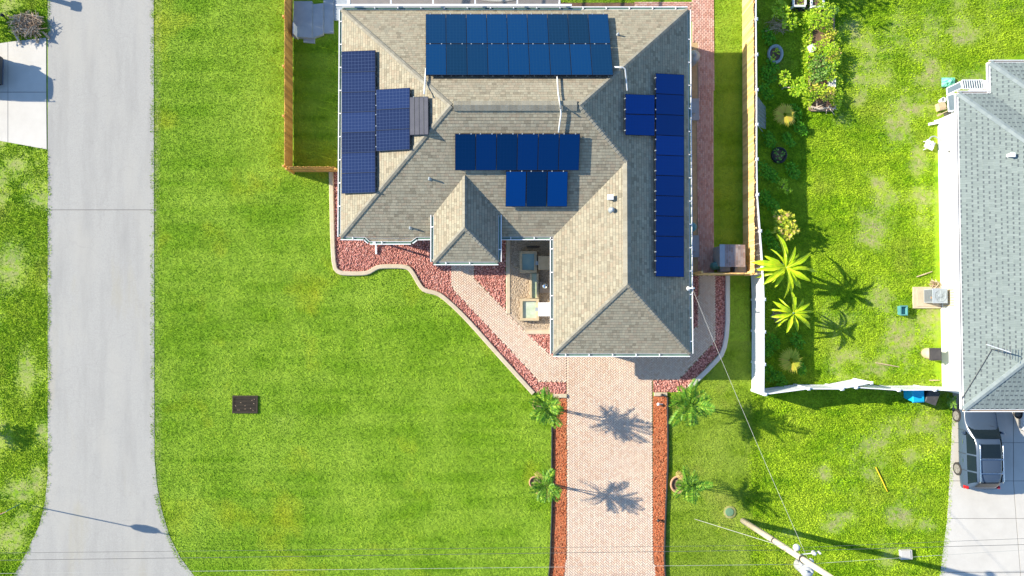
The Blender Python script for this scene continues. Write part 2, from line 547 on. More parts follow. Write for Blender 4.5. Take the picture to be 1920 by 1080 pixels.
def panelmat(name, c1, c2, line, line_strength, rough=.2, spec=.1):
    """photovoltaic cells: dark cells with thin pale bus lines, set out on the panel's own UV square"""
    m = bpy.data.materials.new(name)
    m.use_nodes = True
    nt = m.node_tree
    N, L = nt.nodes, nt.links
    b = N['Principled BSDF']
    b.inputs['Roughness'].default_value = rough
    b.inputs['Specular IOR Level'].default_value = spec
    uv = N.new('ShaderNodeUVMap')
    sep = N.new('ShaderNodeSeparateXYZ')
    L.new(uv.outputs[0], sep.inputs[0])

    def op(o, a, c=None):
        n = N.new('ShaderNodeMath')
        n.operation = o
        for i, v in enumerate((a, c)):
            if v is None:
                continue
            if isinstance(v, bpy.types.NodeSocket):
                L.new(v, n.inputs[i])
            else:
                n.inputs[i].default_value = v
        return n.outputs[0]
    lx = op('LESS_THAN', op('FRACT', op('MULTIPLY', sep.outputs[0], 6.0)), 0.09)
    ly = op('LESS_THAN', op('FRACT', op('MULTIPLY', sep.outputs[1], 10.0)), 0.09)
    g = op('MULTIPLY', op('MAXIMUM', lx, ly), line_strength)
    oi = N.new('ShaderNodeObjectInfo')
    mx = N.new('ShaderNodeMix')
    mx.data_type = 'RGBA'
    L.new(oi.outputs['Random'], mx.inputs[0])
    mx.inputs[6].default_value = (*c1, 1)
    mx.inputs[7].default_value = (*c2, 1)
    m2 = N.new('ShaderNodeMix')
    m2.data_type = 'RGBA'
    L.new(g, m2.inputs[0])
    L.new(mx.outputs[2], m2.inputs[6])
    m2.inputs[7].default_value = (*line, 1)
    L.new(m2.outputs[2], b.inputs['Base Color'])
    return m


M['pv_teal'] = panelmat('pv_teal', (0.003, 0.022, 0.055), (0.002, 0.034, 0.115), (0.012, 0.05, 0.11), 0.5)  # the blue of reflected sky is put into these cell colours
M['pv_blue'] = panelmat('pv_blue', (0.001, 0.018, 0.065), (0.001, 0.024, 0.12), (0.006, 0.03, 0.1), 0.4)
M['pv_royal'] = panelmat('pv_royal', (0.001, 0.032, 0.15), (0.002, 0.044, 0.22), (0.004, 0.03, 0.12), 0.3)
M['pv_slate'] = panelmat('pv_slate', (0.005, 0.014, 0.05), (0.009, 0.024, 0.085), (0.06, 0.09, 0.17), 0.5, .55, .015)
M['pv_grey'] = mat('pv_grey', (0.085, 0.087, 0.105), (0.07, 0.072, 0.09), 3, 0.9, spec=.05)
M['pv_frame'] = mat('pv_frame', (0.015, 0.02, 0.035), rough=0.7, spec=0.05)


# ------------------------------------------------------------------ polygons in photo pixels
def poly(pts, h=0.0):
    return [tuple(P(a, b, h)[:2]) for a, b in pts]


def inside(px, py, pts):
    x, y = np.asarray(px), np.asarray(py)
    r = np.zeros(len(x), bool)
    j = len(pts) - 1
    for i in range(len(pts)):
        xi, yi = pts[i]
        xj, yj = pts[j]
        if yi != yj:
            c = ((yi > y) != (yj > y)) & (x < (xj - xi) * (y - yi) / (yj - yi) + xi)
            r ^= c
        j = i
    return r


def scatter(polys, density, holes=()):
    out = []
    for p in polys:
        a = np.array(p)
        lo, hi = a.min(0), a.max(0)
        n = int((hi - lo).prod() * density)
        q = RNG.random((n, 2)) * (hi - lo) + lo
        k = inside(q[:, 0], q[:, 1], p)
        for h_ in holes:
            k &= ~inside(q[:, 0], q[:, 1], h_)
        out.append(q[k])
    return np.concatenate(out)


def vnoise(x, y, sc, seed=0):
    g = np.random.default_rng(seed).random((64, 64))
    t = 0
    for o, am in ((1, 0.5), (2, 0.3), (4, 0.2)):
        u, v = x / sc * o + 31.7 * o, y / sc * o + 17.3 * o
        i, j = np.floor(u).astype(int), np.floor(v).astype(int)
        a, b = u - i, v - j
        a, b = a * a * (3 - 2 * a), b * b * (3 - 2 * b)
        f = lambda p, q: g[p % 64, q % 64]
        t = t + am * ((f(i, j) * (1 - a) + f(i + 1, j) * a) * (1 - b) + (f(i, j + 1) * (1 - a) + f(i + 1, j + 1) * a) * b)
    return t


def fast_mesh(name, co, tri_n, tone, m, verts_per=3, kind_loc=None):
    me = bpy.data.meshes.new(name)
    nv = len(co)
    nf = nv // verts_per
    me.vertices.add(nv)
    me.vertices.foreach_set("co", co.astype(np.float32).ravel())
    me.loops.add(nv)
    me.loops.foreach_set("vertex_index", np.arange(nv, dtype=np.int32))
    me.polygons.add(nf)
    me.polygons.foreach_set("loop_start", np.arange(0, nv, verts_per, dtype=np.int32))
    me.materials.append(m)
    at = me.attributes.new("tone", 'FLOAT', 'FACE')
    at.data.foreach_set("value", tone.astype(np.float32))
    me.update(calc_edges=True)
    o = bpy.data.objects.new(name, me)
    C.objects.link(o)
    return o


def sheet(name, pts, z, m, parent=None, th=0.12):
    b = MB()
    b.prism(poly(pts), z - th, z)
    o = b.build(name, m, parent)
    return o


# ================================================================== GROUND
b = MB()
b.face([(-500, -500, -0.06), (500, -500, -0.06), (500, 500, -0.06), (-500, 500, -0.06)])
tag(b.build('ground', M['far_ground']), kind='structure')


def lawn_sheet(name, x0, x1, y0, y1, z, m, bare):
    a, c = P(x0, y1), P(x1, y0)
    nx, ny = int((c.x - a.x) / 0.3) + 1, int((c.y - a.y) / 0.3) + 1
    xs, ys = np.linspace(a.x, c.x, nx), np.linspace(a.y, c.y, ny)
    X, Y = np.meshgrid(xs, ys)
    co = np.stack([X.ravel(), Y.ravel(), np.full(X.size, z)], 1)
    me = bpy.data.meshes.new(name)
    fs = [(j * nx + i, j * nx + i + 1, (j + 1) * nx + i + 1, (j + 1) * nx + i) for j in range(ny - 1) for i in range(nx - 1)]
    me.from_pydata(co.tolist(), [], fs)
    me.materials.append(m)
    at = me.attributes.new("patch", 'FLOAT', 'POINT')
    at.data.foreach_set("value", bare(co[:, 0], co[:, 1]).astype(np.float32))
    o = bpy.data.objects.new(name, me)
    C.objects.link(o)
    return tag(o, kind='structure')


def to_px(x, y):
    ct, st = math.cos(TILT), math.sin(TILT)
    yy, zz = y, -H
    yc, zc = yy * ct + zz * st, -yy * st + zz * ct
    return 960 + F * x / -zc, 540 - F * yc / -zc


BARE = [(1710, 195, 55, 40), (1740, 130, 40, 60), (1610, 130, 34, 60), (1730, 380, 26, 60), (1640, 345, 28, 30), (1625, 430, 30, 50), (1590, 680, 40, 40), (1690, 640, 40, 70), (1650, 690, 60, 24),
        (1710, 725, 70, 18), (1580, 970, 34, 18), (1560, 985, 26, 16), (1690, 965, 30, 26), (1735, 985, 22, 16), (1700, 810, 60, 34), (1640, 880, 40, 26), (1715, 930, 26, 30), (1545, 885, 24, 16), (1800, 60, 60, 40), (1650, 560, 30, 40), (1735, 610, 20, 80), (1690, 830, 70, 50), (1620, 850, 50, 40), (1600, 60, 30, 30), (1680, 240, 40, 40), (1720, 300, 26, 40), (1500, 1000, 40, 12)]


def bare_yard(x, y):
    px, py = to_px(x, y)
    v = np.zeros(len(x))
    for cx, cy, rx, ry in BARE:
        v = np.maximum(v, np.clip(1.3 - np.hypot((px - cx) / rx, (py - cy) / ry), 0, 1) * np.clip((vnoise(x, y, .8, 13) - .28) * 2.6, .05, 1.15))
    return np.clip(v * .68 + 0.42 * np.clip(vnoise(x, y, 2.2, 5) - 0.56, 0, 1) * 4 * (px > 1540), 0, 0.95)


def bare_lawn(x, y):
    px, py = to_px(x, y)
    edge = np.clip(1 - np.abs(px - 292) / 7, 0, 1) * 0.8
    return np.clip(edge + 0.4 * np.clip(1 - np.hypot((px - 535) / 40, (py - 790) / 26), 0, 1) * vnoise(x, y, .8, 3), 0, 1)


def bare_verge(x, y):
    px, py = to_px(x, y)
    v = np.clip(vnoise(x, y, 1.6, 9) - 0.5, 0, 1) * 3
    for cx, cy, rx, ry in ((30, 310, 34, 20), (40, 920, 40, 34), (20, 500, 40, 60), (50, 700, 24, 60), (70, 900, 20, 40), (20, 1010, 40, 40), (12, 12, 18, 16)):
        v = np.maximum(v, np.clip(1.2 - np.hypot((px - cx) / rx, (py - cy) / ry), 0, 1))
    return np.clip(v * .62, 0, 0.9)


lawn_sheet('lawn', 270, 1411, -260, 1130, 0.0, M['lawn'], bare_lawn)
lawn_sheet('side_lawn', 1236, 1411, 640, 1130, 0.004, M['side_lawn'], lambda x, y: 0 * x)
lawn_sheet('yard', 1411, 2300, -260, 1130, 0.0, M['yard'], bare_yard)
lawn_sheet('verge', -400, 110, -260, 1130, 0.0, M['yard'], bare_verge)

# road: two cast sections with a joint at photo row 393, and the cross street just past the frame
road = empty('road', (0, 0, 0))
tag(road, kind='structure')
R1 = [(90, -260), (288, -260), (289, 393), (90, 393)]
R2 = [(90, 394.2), (289, 394.2), (290, 860), (294, 905), (303, 955), (318, 1005), (338, 1045), (372, 1090), (372, 1130), (-10, 1130), (20, 1090), (48, 1040), (74, 985), (85, 940), (90, 890)]
sheet('road_slab', R1, 0.02, M['asphalt'], road)
sheet('road_slab', R2, 0.02, M['asphalt'], road)
b = MB()
b.prism(poly([(86, 392), (293, 392), (293, 396), (86, 396)]), -0.06, 0.006)
b.build('road_joint', M['joint'], road)
b = MB()
b.prism([tuple(P(-2500, 1131)[:2]), tuple(P(4500, 1131)[:2]), tuple(P(4500, 1340)[:2]), tuple(P(-2500, 1340)[:2])], -0.05, 0.014)
tag(b.build('cross_street', M['asphalt']), kind='structure')

# driveway across the road, in four slabs
d1 = empty('concrete_driveway', (0, 0, 0))
tag(d1, kind='structure')
for q in ([(16, 79), (87, 71), (87, 172.4), (16, 172.4)], [(16, 173.6), (87, 173.6), (88, 280), (16, 267)], [(-160, 104), (15, 79.4), (15, 172.4), (-160, 172.4)], [(-160, 173.6), (15, 173.6), (15, 266.8), (-160, 236)]):
    sheet('slab', q, 0.028, M['concrete'], d1)
# neighbour's driveway
d2 = empty('concrete_driveway', (0, 0, 0))
tag(d2, kind='structure')
for q in ([(1787, 700), (1899, 700), (1899, 829.4), (1784, 829.4)], [(1900.2, 700), (2100, 700), (2100, 829.4), (1900.2, 829.4)],
          [(1784, 830.4), (1899, 830.4), (1899, 901), (1780, 901)], [(1900.2, 830.4), (2100, 830.4), (2100, 901), (1900.2, 901)],
          [(1780, 902), (1899, 902), (1904, 971.4), (1776, 971.4)], [(1900.2, 902), (2100, 902), (2100, 971.4), (1905.2, 971.4)],
          [(1776, 972.4), (1904, 972.4), (1912, 1072), (1763, 1072)], [(1905.2, 972.4), (2100, 972.4), (2100, 1072), (1913.2, 1072)],
          [(1763, 1073.2), (1912, 1073.2), (1914, 1130), (1745, 1130)], [(1913.2, 1073.2), (2100, 1073.2), (2110, 1130), (1915.2, 1130)]):
    sheet('slab', q, 0.028, M['concrete'], d2)


# ---------------------------------------------------------------- pavers: herringbone blocks laid in a region
for o_, q in ((d1, [(-160, 103), (16, 79), (87, 71), (88, 279), (16, 266), (-160, 235)]), (d2, [(1787.4, 700), (2100, 700), (2109, 1130), (1746, 1130), (1763.4, 1072), (1776.4, 972), (1780.4, 902), (1784.4, 830)])):
    b = MB()
    b.prism(poly(q), -.07, .017)
    b.build('joint_filler', M['joint'], o_)


def in_poly_xy(x, y, pp):
    return bool(inside([x], [y], pp)[0])


def herring(b, pts_px, z, ang=R(45), L=0.2, W=0.1, straight=False):
    pp = poly(pts_px)
    a = np.array(pp)
    cx, cy = a.mean(0)
    rad = np.hypot(*(a - (cx, cy)).T).max()
    ca, sa = math.cos(ang), math.sin(ang)
    n = int(rad / W) + 4
    cells = []
    if straight:
        for j in range(-n, n):
            for i in range(-n // 2, n // 2):
                cells.append((i * L + (j % 2) * L / 2, j * W, L, W))
    else:
        for j in range(-n, n):
            for i in range(-n, n):
                k = (i - j) % 4
                if k == 0:
                    cells.append((i * W + W, j * W + W / 2, L, W))
                elif k == 3:
                    cells.append((i * W + W / 2, j * W + W, W, L))
    g = 0.006
    P0 = np.array([(c[0], c[1]) for c in cells])
    X = cx + P0[:, 0] * ca - P0[:, 1] * sa
    Y = cy + P0[:, 0] * sa + P0[:, 1] * ca
    ok = inside(X, Y, pp)
    rnd = RNG.random((len(cells), 2))
    for i in np.nonzero(ok)[0]:
        hx, hy = cells[i][2] / 2 - g, cells[i][3] / 2 - g
        zz = z + 0.004 * rnd[i, 0]
        lo, hi = [], []
        for sx, sy in ((-1, -1), (1, -1), (1, 1), (-1, 1)):
            for q, e, zq in ((lo, 0.0, z - 0.03), (hi, 0.007, zz)):
                u, v = sx * (hx - e), sy * (hy - e)
                q.append((X[i] + u * ca - v * sa, Y[i] + u * sa + v * ca, zq))
        b.mesh(lo + hi, [(4, 5, 6, 7), (0, 1, 5, 4), (1, 2, 6, 5), (2, 3, 7, 6), (3, 0, 4, 7)], float(rnd[i, 1]))


DRIVE = [(1063, 660), (1223, 660), (1224, 1030), (1229, 1090), (1236, 1130), (1046, 1130), (1056, 1090), (1062, 1040)]
WALK_W = [(845, 440), (888, 440), (888, 521), (959, 594), (986, 622), (1034, 668), (1063, 660), (1063, 716), (1011, 716), (1000, 702), (848, 541)]
WALK_E = [(1223, 660), (1250, 640), (1262, 640), (1262, 660), (1282, 640), (1290, 626), (1310, 612), (1310, 517), (1340, 517), (1340, 640), (1283, 700), (1271, 712), (1223, 712)]
paving = empty('paving', (0, 0, 0))
tag(paving, kind='structure')
for q in (DRIVE, WALK_W, WALK_E):
    sheet('paving_base', q, 0.012, M['paver_bed'], paving)
b = MB()
herring(b, DRIVE, 0.04)
herring(b, WALK_W, 0.04)
herring(b, WALK_E, 0.04)
tag(b.build('paver', M['paver'], paving), kind='stuff')
PATH_E = [(1297, -120), (1338, -120), (1338, 515), (1308, 515), (1308, 80), (1297, 80)]
path = empty('path', (0, 0, 0))
tag(path, kind='structure')
sheet('paving_base', PATH_E, 0.012, M['paver_bed'], path)
sheet('paving_base', [(1190, 4), (1296.5, 4), (1296.5, 40), (1190, 40)], 0.012, M['paver_bed'], path)
b = MB()
herring(b, PATH_E, 0.04, R(90), straight=True)
herring(b, [(1190, 4), (1297, 4), (1297, 40), (1190, 40)], 0.04, R(0), straight=True)
tag(b.build('paver', M['paver_red'], path), kind='stuff')
tag(sheet('sand_strip', [(1270, 80), (1307.6, 80), (1307.6, 514), (1270, 514)], 0.01, M['sand']), kind='structure')
tag(sheet('bed_strip', [(1050, 5), (1189.6, 5), (1189.6, 40), (1050, 40)], 0.01, M['soil']), kind='structure')

# ---------------------------------------------------------------- red lava rock beds and their kerbs
BED_W = [(623, 318), (627, 498), (641, 511), (690, 510), (707, 499), (764, 497), (776, 509), (796, 542), (822, 549), (872, 591), (1005, 737), (1036, 740), (1062, 740), (1062, 716.4), (1010.6, 716.4), (999.6, 702.4), (847.6, 541), (844.6, 440), (650, 440), (650, 318)]
BED_A = [(888.6, 440), (948, 440), (948, 582), (888.6, 520.6)]
BED_B = [(988, 627), (1045, 627), (1045, 676), (1034.4, 667)]
BED_C = [(1270, 517), (1309.4, 517), (1309.4, 611), (1290, 625), (1270, 640)]
BED_D = [(1340.6, 517), (1360, 517), (1360, 650), (1299, 714), (1282, 735), (1224.6, 735), (1224.6, 712.4), (1271.4, 712.4), (1283.6, 700.4), (1340.6, 640.6)]
beds = empty('gravel_bed', (0, 0, 0))
tag(beds, kind='structure')
for q in (BED_W, BED_A, BED_B, BED_C, BED_D):
    sheet('bed_soil', q, 0.016, M['gravel_soil'], beds)


def rocks(polys, per_px, m, name, size=(0.03, 0.065), z=0.03):
    q = scatter(polys, per_px)
    b = MB()
    base = [(1, 0, 0), (0, 1, 0), (-1, 0, 0), (0, -1, 0), (0, 0, 1), (0, 0, -1)]
    fs = [(0, 1, 4), (1, 2, 4), (2, 3, 4), (3, 0, 4), (1, 0, 5), (2, 1, 5), (3, 2, 5), (0, 3, 5)]
    rr = RNG.random((len(q), 12))
    for i, (px, py) in enumerate(q):
        p = P(px, py)
        s = size[0] + (size[1] - size[0]) * rr[i, 0] ** 1.5
        t = rr[i, 1] * 6.28
        vs = []
        for k, v in enumerate(base):
            e = s * (0.65 + 0.6 * rr[i, 2 + k])
            x, y = v[0] * e + 0.2 * s * (rr[i, 8] - .5), v[1] * e * 0.8
            vs.append((p.x + x * math.cos(t) - y * math.sin(t), p.y + x * math.sin(t) + y * math.cos(t), z + v[2] * e * 0.75))
        b.mesh(vs, fs, float(rr[i, 10]))
    return b


tag(rocks([BED_W, BED_A, BED_B, BED_C, BED_D], 0.26, M['red_rock'], 'lava_rock').build('lava_rock', M['red_rock'], beds), kind='stuff')


def kerb(name, pts, m, wd=0.2, h=0.13, parent=None):
    pp = [Vector(P(a, c)[:2]) for a, c in pts]
    for _ in range(2):
        q = [pp[0]]
        for i in range(len(pp) - 1):
            a, c = pp[i], pp[i + 1]
            if (c - a).length > 0.25:
                q += [a * .75 + c * .25, a * .25 + c * .75]
            else:
                q += [(a + c) / 2]
        pp = q + [pp[-1]]
    b = MB()
    vs, fs = [], []
    for i, p in enumerate(pp):
        d = (pp[min(i + 1, len(pp) - 1)] - pp[max(i - 1, 0)]).normalized()
        n = Vector((-d.y, d.x))
        for o, z in ((-wd / 2, -0.05), (-wd / 2, h - 0.03), (-wd / 2 + 0.03, h), (wd / 2 - 0.03, h), (wd / 2, h - 0.03), (wd / 2, -0.05)):
            vs.append((p.x + n.x * o, p.y + n.y * o, z))
    for i in range(len(pp) - 1):
        for k in range(5):
            fs.append((i * 6 + k, i * 6 + k + 1, (i + 1) * 6 + k + 1, (i + 1) * 6 + k))
    fs += [tuple(range(6)), tuple(range(len(vs) - 1, len(vs) - 7, -1))]
    b.mesh(vs, fs)
    return b.build(name, m, parent)


tag(kerb('kerb', [(621.5, 322), (625, 498), (634, 510), (645, 513), (688, 513), (697, 508), (708, 501), (720, 499.5), (762, 499.5), (772, 507), (790, 540), (800, 546), (818, 549), (832, 557), (872, 594), (930, 660), (1000, 737)], M['kerb'], 0.24), kind='structure')
tag(kerb('kerb', [(1035, 742), (1062, 742)], M['kerb'], 0.22), kind='structure')
tag(kerb('kerb', [(1226, 739), (1250, 739)], M['kerb'], 0.2), kind='structure')
tag(kerb('kerb', [(1363.5, 517), (1363.5, 652), (1332, 688), (1292, 726)], M['concrete'], 0.24), kind='structure')
tag(kerb('kerb', [(953, 443), (953, 588)], M['kerb'], 0.24, 0.06), kind='structure')
tag(kerb('kerb', [(986, 623), (1040, 623)], M['kerb'], 0.22, 0.06), kind='structure')

# mulch strips on both sides of the driveway
MUL_L = [(1036, 745), (1062.4, 745), (1061.6, 1040), (1055.6, 1090), (1045, 1130), (1020, 1130), (1032, 1060), (1035, 960)]
MUL_R = [(1224.6, 743), (1250.4, 743), (1251, 860), (1247, 960), (1244, 1060), (1252, 1130), (1237, 1130), (1229.6, 1090), (1224.6, 1030)]
mul = empty('mulch_bed', (0, 0, 0))
tag(mul, kind='structure')
b = MB()
for q in (MUL_L, MUL_R):
    sheet('bed_soil', q, 0.02, M['mulch_soil'], mul)
qs = scatter([MUL_L, MUL_R], 0.42)
rr = RNG.random((len(qs), 6))
for i, (px, py) in enumerate(qs):
    p = P(px, py)
    b.box((p.x, p.y, 0.032 + 0.02 * rr[i, 0]), (0.05 + 0.09 * rr[i, 1], 0.018 + 0.02 * rr[i, 2], 0.012), rr[i, 3] * 6.28, float(rr[i, 4]), rx=(rr[i, 5] - .5) * .8, ry=(rr[i, 0] - .5) * .7)
tag(b.build('mulch_chip', M['mulch_chip'], mul), kind='stuff')
for pts in ([(1035, 745), (1035.5, 800), (1034.5, 880), (1035.5, 950), (1033, 1010), (1032, 1060), (1022, 1130)], [(1251, 744), (1252, 860), (1250, 910), (1247.5, 960), (1246, 1010), (1245, 1060), (1253, 1130)]):
    tag(kerb('garden_edging', pts, M['edging'], 0.09, 0.15), 'black plastic edging between the mulch strip and ' + ('the wide mown lawn' if pts[0][0] < 1100 else 'the small mown lawn by the white fence'), 'edging', 'black edging along the driveway mulch')

# ================================================================== MAIN HOUSE
SL, EH = 0.515, 2.7
xW, xE = P(640, 230, EH).x, P(1291.5, 300, EH).x
yN, yS = P(960, 18, EH).y, P(960, 444, EH).y
xV, yV = P(1037.5, 560, EH).x, P(1165, 663, EH).y         # south wing: west eave, south eave
run = (yN - yS) / 2
yR = (yN + yS) / 2
zR = EH + SL * run
xM = (xV + xE) / 2
hw = (xE - xV) / 2
zM = EH + SL * hw
V3 = Vector
NW, NE, SW, SE = V3((xW, yN, EH)), V3((xE, yN, EH)), V3((xW, yS, EH)), V3((xE, yV, EH))
RA, RB = V3((xW + run, yR, zR)), V3((xE - run, yR, zR))
VX = V3((xM, yS + hw, zM))
VB = V3((xV, yS, EH))
WS = V3((xM, yV + hw, zM))
SV = V3((xV, yV, EH))
plN = (0, -SL, EH + SL * yN)
plS = (0, SL, EH - SL * yS)
plW = (SL, 0, EH - SL * xW)
plE = (-SL, 0, EH + SL * xE)
plVW = (SL, 0, EH - SL * xV)
plVS = (0, SL, EH - SL * yV)

house = empty('house', (0, 8, 0), 'single storey house with hipped tan shingle roof carrying four arrays of blue solar panels', 'house')


def clip_half(pg, ax, v, keep_less):
    out = []
    for i in range(len(pg)):
        a, c = pg[i], pg[(i + 1) % len(pg)]
        ia = (a[ax] <= v) if keep_less else (a[ax] >= v)
        ic = (c[ax] <= v) if keep_less else (c[ax] >= v)
        if ia:
            out.append(a)
        if ia != ic:
            t = (v - a[ax]) / (c[ax] - a[ax])
            out.append(tuple(a[k] + t * (c[k] - a[k]) for k in range(2)))
    return out


def clip_convex(sub, cl):
    out = sub
    for i in range(len(cl)):
        a, c = cl[i], cl[(i + 1) % len(cl)]
        ex, ey = c[0] - a[0], c[1] - a[1]
        inp, out = out, []
        if not inp:
            return []
        sd_ = [ex * (p[1] - a[1]) - ey * (p[0] - a[0]) for p in inp]
        for j in range(len(inp)):
            k = (j + 1) % len(inp)
            if sd_[j] >= 0:
                out.append(inp[j])
            if (sd_[j] >= 0) != (sd_[k] >= 0):
                t = sd_[j] / (sd_[j] - sd_[k])
                out.append((inp[j][0] + t * (inp[k][0] - inp[j][0]), inp[j][1] + t * (inp[k][1] - inp[j][1])))
    return out


def ccw(pg):
    a = sum(pg[i][0] * pg[(i + 1) % len(pg)][1] - pg[(i + 1) % len(pg)][0] * pg[i][1] for i in range(len(pg)))
    return pg if a > 0 else pg[::-1]


def shingle_face(b, pieces, pl, up, expo=0.135, tab=(0.11, 0.27), seed=1, slot=False, thick=0.008):
    """courses of tabs over the convex plan pieces of one roof plane; up = plan direction up the slope"""
    rnd = random.Random(seed)
    ux, uy = up
    vx, vy = -uy, ux
    pcs = [ccw([(p[0], p[1]) for p in pc]) for pc in pieces]
    allp = [p for pc in pcs for p in pc]
    d0 = min(p[0] * ux + p[1] * uy for p in allp)
    d1 = max(p[0] * ux + p[1] * uy for p in allp)
    a0 = min(p[0] * vx + p[1] * vy for p in allp)
    a1 = max(p[0] * vx + p[1] * vy for p in allp)
    zf = lambda x, y: pl[0] * x + pl[1] * y + pl[2]
    n = int((d1 - d0) / expo) + 1
    for i in range(n):
        lo, hi = d0 + i * expo, d0 + (i + 1) * expo
        a = a0 - rnd.random() * 0.3
        flag = i % 2
        while a < a1:
            wd = rnd.uniform(*tab)
            tone = rnd.random()
            th = thick * rnd.choice((0.6, 1.0, 1.0))
            l2 = lo
            if slot:
                # laminated shingle: dragon-tooth tabs, every other one cut back so that its dark underlay shows at the butt
                wd = 0.13 if flag % 2 else 0.115
                wd *= rnd.uniform(.85, 1.15)
                tone = rnd.uniform(0.4, 1.0)
                if flag % 2 and rnd.random() < .85:
                    l2 = lo + expo * .3
                flag += 1
            else:
                l2 = lo + 0.014  # bares the dark deck as a shade line under each course
            rect = ccw([(a * vx + d * ux, a * vy + d * uy) for a, d in ((a, l2), (a + wd - 0.005, l2), (a + wd - 0.005, hi), (a, hi))])
            for pc in pcs:
                q = clip_convex(rect, pc)
                if len(q) >= 3:
                    b.face([(x, y, zf(x, y) + 0.004 + th * (1 - ((x * ux + y * uy) - lo) / expo)) for x, y in q], tone)
                    # butt edge of the tab
                    eds = [(q[k], q[(k + 1) % len(q)]) for k in range(len(q))]
                    for p1, p2 in eds:
                        if abs(p1[0] * ux + p1[1] * uy - l2) < 1e-5 and abs(p2[0] * ux + p2[1] * uy - l2) < 1e-5:
                            z1, z2 = zf(*p1), zf(*p2)
                            b.face([(p1[0], p1[1], z1), (p2[0], p2[1], z2), (p2[0], p2[1], z2 + 0.004 + th), (p1[0], p1[1], z1 + 0.004 + th)], tone * 0.6)
            a += wd


def caps(b, p, q, drop, wd=0.15, step=0.2, lift=0.035):
    """bent ridge or hip cap shingles from p (low) to q (high)"""
    d = q - p
    L_ = d.length
    n = max(1, int(L_ / step))
    h = V3((-d.y, d.x, 0)).normalized()
    for i in range(n):
        a = p + d * (i / n)
        c = p + d * ((i + 1.06) / n)
        for s in (1, -1):
            o = h * (wd * s)
            z0, z1 = V3((0, 0, lift + 0.016)), V3((0, 0, lift))
            dz = V3((0, 0, -drop * wd))
            pts = [a + z0, c + z1, c + o + dz + z1, a + o + dz + z0]
            b.face(pts if s < 0 else pts[::-1], random.random())
            b.face([a + o + dz, c + o + dz, c + o + dz + z1, a + o + dz + z0], 0.1)
        o1, o2 = a + h * wd + V3((0, 0, -drop * wd)), a - h * wd + V3((0, 0, -drop * wd))
        b.face([o1, a, a + V3((0, 0, lift + 0.016)), o1 + V3((0, 0, lift + .016))], 0.1)
        b.face([a, o2, o2 + V3((0, 0, lift + .016)), a + V3((0, 0, lift + 0.016))], 0.1)


roof = MB()
faces_main = [([NW, NE, RB, RA], plN), ([NW, RA, SW], plW), ([SW, RA, RB, VX, VB], plS), ([NE, SE, WS, VX, RB], plE), ([SV, VB, VX, WS], plVW), ([SV, WS, SE], plVS)]
for pg, pl in faces_main:
    roof.face(pg, 0.3)
# closed underside
roof.face([V3((p.x, p.y, EH - 0.02)) for p in (NW, SW, VB, SV, SE, NE)], 0.3)
rf = roof.build('roof', M['roof_deck'], house)
sb = MB()
shingle_face(sb, [[NW, NE, RB, RA]], plN, (0, -1), seed=1)
shingle_face(sb, [[NW, RA, SW]], plW, (1, 0), seed=2)
shingle_face(sb, [[SW, RA, RB, VX, VB]], plS, (0, 1), seed=3)
eC = V3((xE, VX.y, EH))
shingle_face(sb, [[NE, eC, VX, RB], [eC, SE, WS, VX]], plE, (-1, 0), seed=4)
shingle_face(sb, [[SV, VB, VX, WS]], plVW, (1, 0), seed=5)
shingle_face(sb, [[SV, WS, SE]], plVS, (0, 1), seed=6)
# bay of the south eave, carried on at the main slope
bay_px = [(684, 444.5), (694, 453), (771, 453), (781, 444.5)]
bay = [PP(a, c, plS) for a, c in bay_px]
shingle_face(sb, [bay], plS, (0, 1), seed=7)
r2 = MB()
r2.hull8([p - V3((0, 0, 0.2)) for p in bay], [p - V3((0, 0, 0.004)) for p in bay])
r2.build('bay_eave', M['white_paint'], house)

# entry pavilion with a raised hip roof
EH2 = 3.25
tW, tE, tS = P(813, 450, EH2).x, P(934.5, 450, EH2).x, P(875, 491, EH2).y
th = (tE - tW) / 2
tX = (tW + tE) / 2
ST = 0.57
zT = EH2 + ST * th
tP = V3((tX, tS + th, zT))
yq = (zT - plS[2]) / plS[1]
ye = (EH2 - plS[2]) / plS[1]
tQ = V3((tX, yq, zT))
tSW, tSE = V3((tW, tS, EH2)), V3((tE, tS, EH2))
tNW, tNE = V3((tW, ye, EH2)), V3((tE, ye, EH2))
plTW, plTE, plTS = (ST, 0, EH2 - ST * tW), (-ST, 0, EH2 + ST * tE), (0, ST, EH2 - ST * tS)
r3 = MB()
for pg in ([tSW, tP, tQ, tNW][::-1], [tSE, tNE, tQ, tP][::-1], [tSW, tSE, tP], [tSW, tNW, tNE, tSE]):
    r3.face(pg, 0.3)
r3.build('entry_roof', M['roof_deck'], house)
shingle_face(sb, [[tSW, tP, tQ, tNW]], plTW, (1, 0), seed=8)
shingle_face(sb, [[tSE, tNE, tQ, tP]], plTE, (-1, 0), seed=9)
shingle_face(sb, [[tSW, tSE, tP]], plTS, (0, 1), seed=10)
tag(sb.build('shingle', M['shingle'], rf), kind='stuff')
cb = MB()
k7 = SL * 0.7071
for p, q in ((NW, RA), (SW, RA), (NE, RB), (VX, RB), (SV, WS), (SE, WS)):
    caps(cb, p, q, k7, 0.12)
caps(cb, VX, WS, SL, 0.2, 0.18)
caps(cb, tP, tQ, ST, 0.12)
caps(cb, tSW, tP, ST * .7071, 0.12)
caps(cb, tSE, tP, ST * .7071, 0.12)
tag(cb.build('ridge_cap', M['cap_shingle'], rf), kind='stuff')
# vented ridge: a raised wide cap along the main ridge
cb = MB()
caps(cb, RA + V3((0.15, 0, 0.02)), RB - V3((0.15, 0, -0.02)), SL, 0.24, 0.2, 0.06)
cb.build('ridge_vent', M['cap_shingle'], rf)

# fascia boards and gutters
def offs(p, q, side):
    d = (q - p).normalized()
    n = V3((d.y, -d.x, 0)) * side
    return d, n


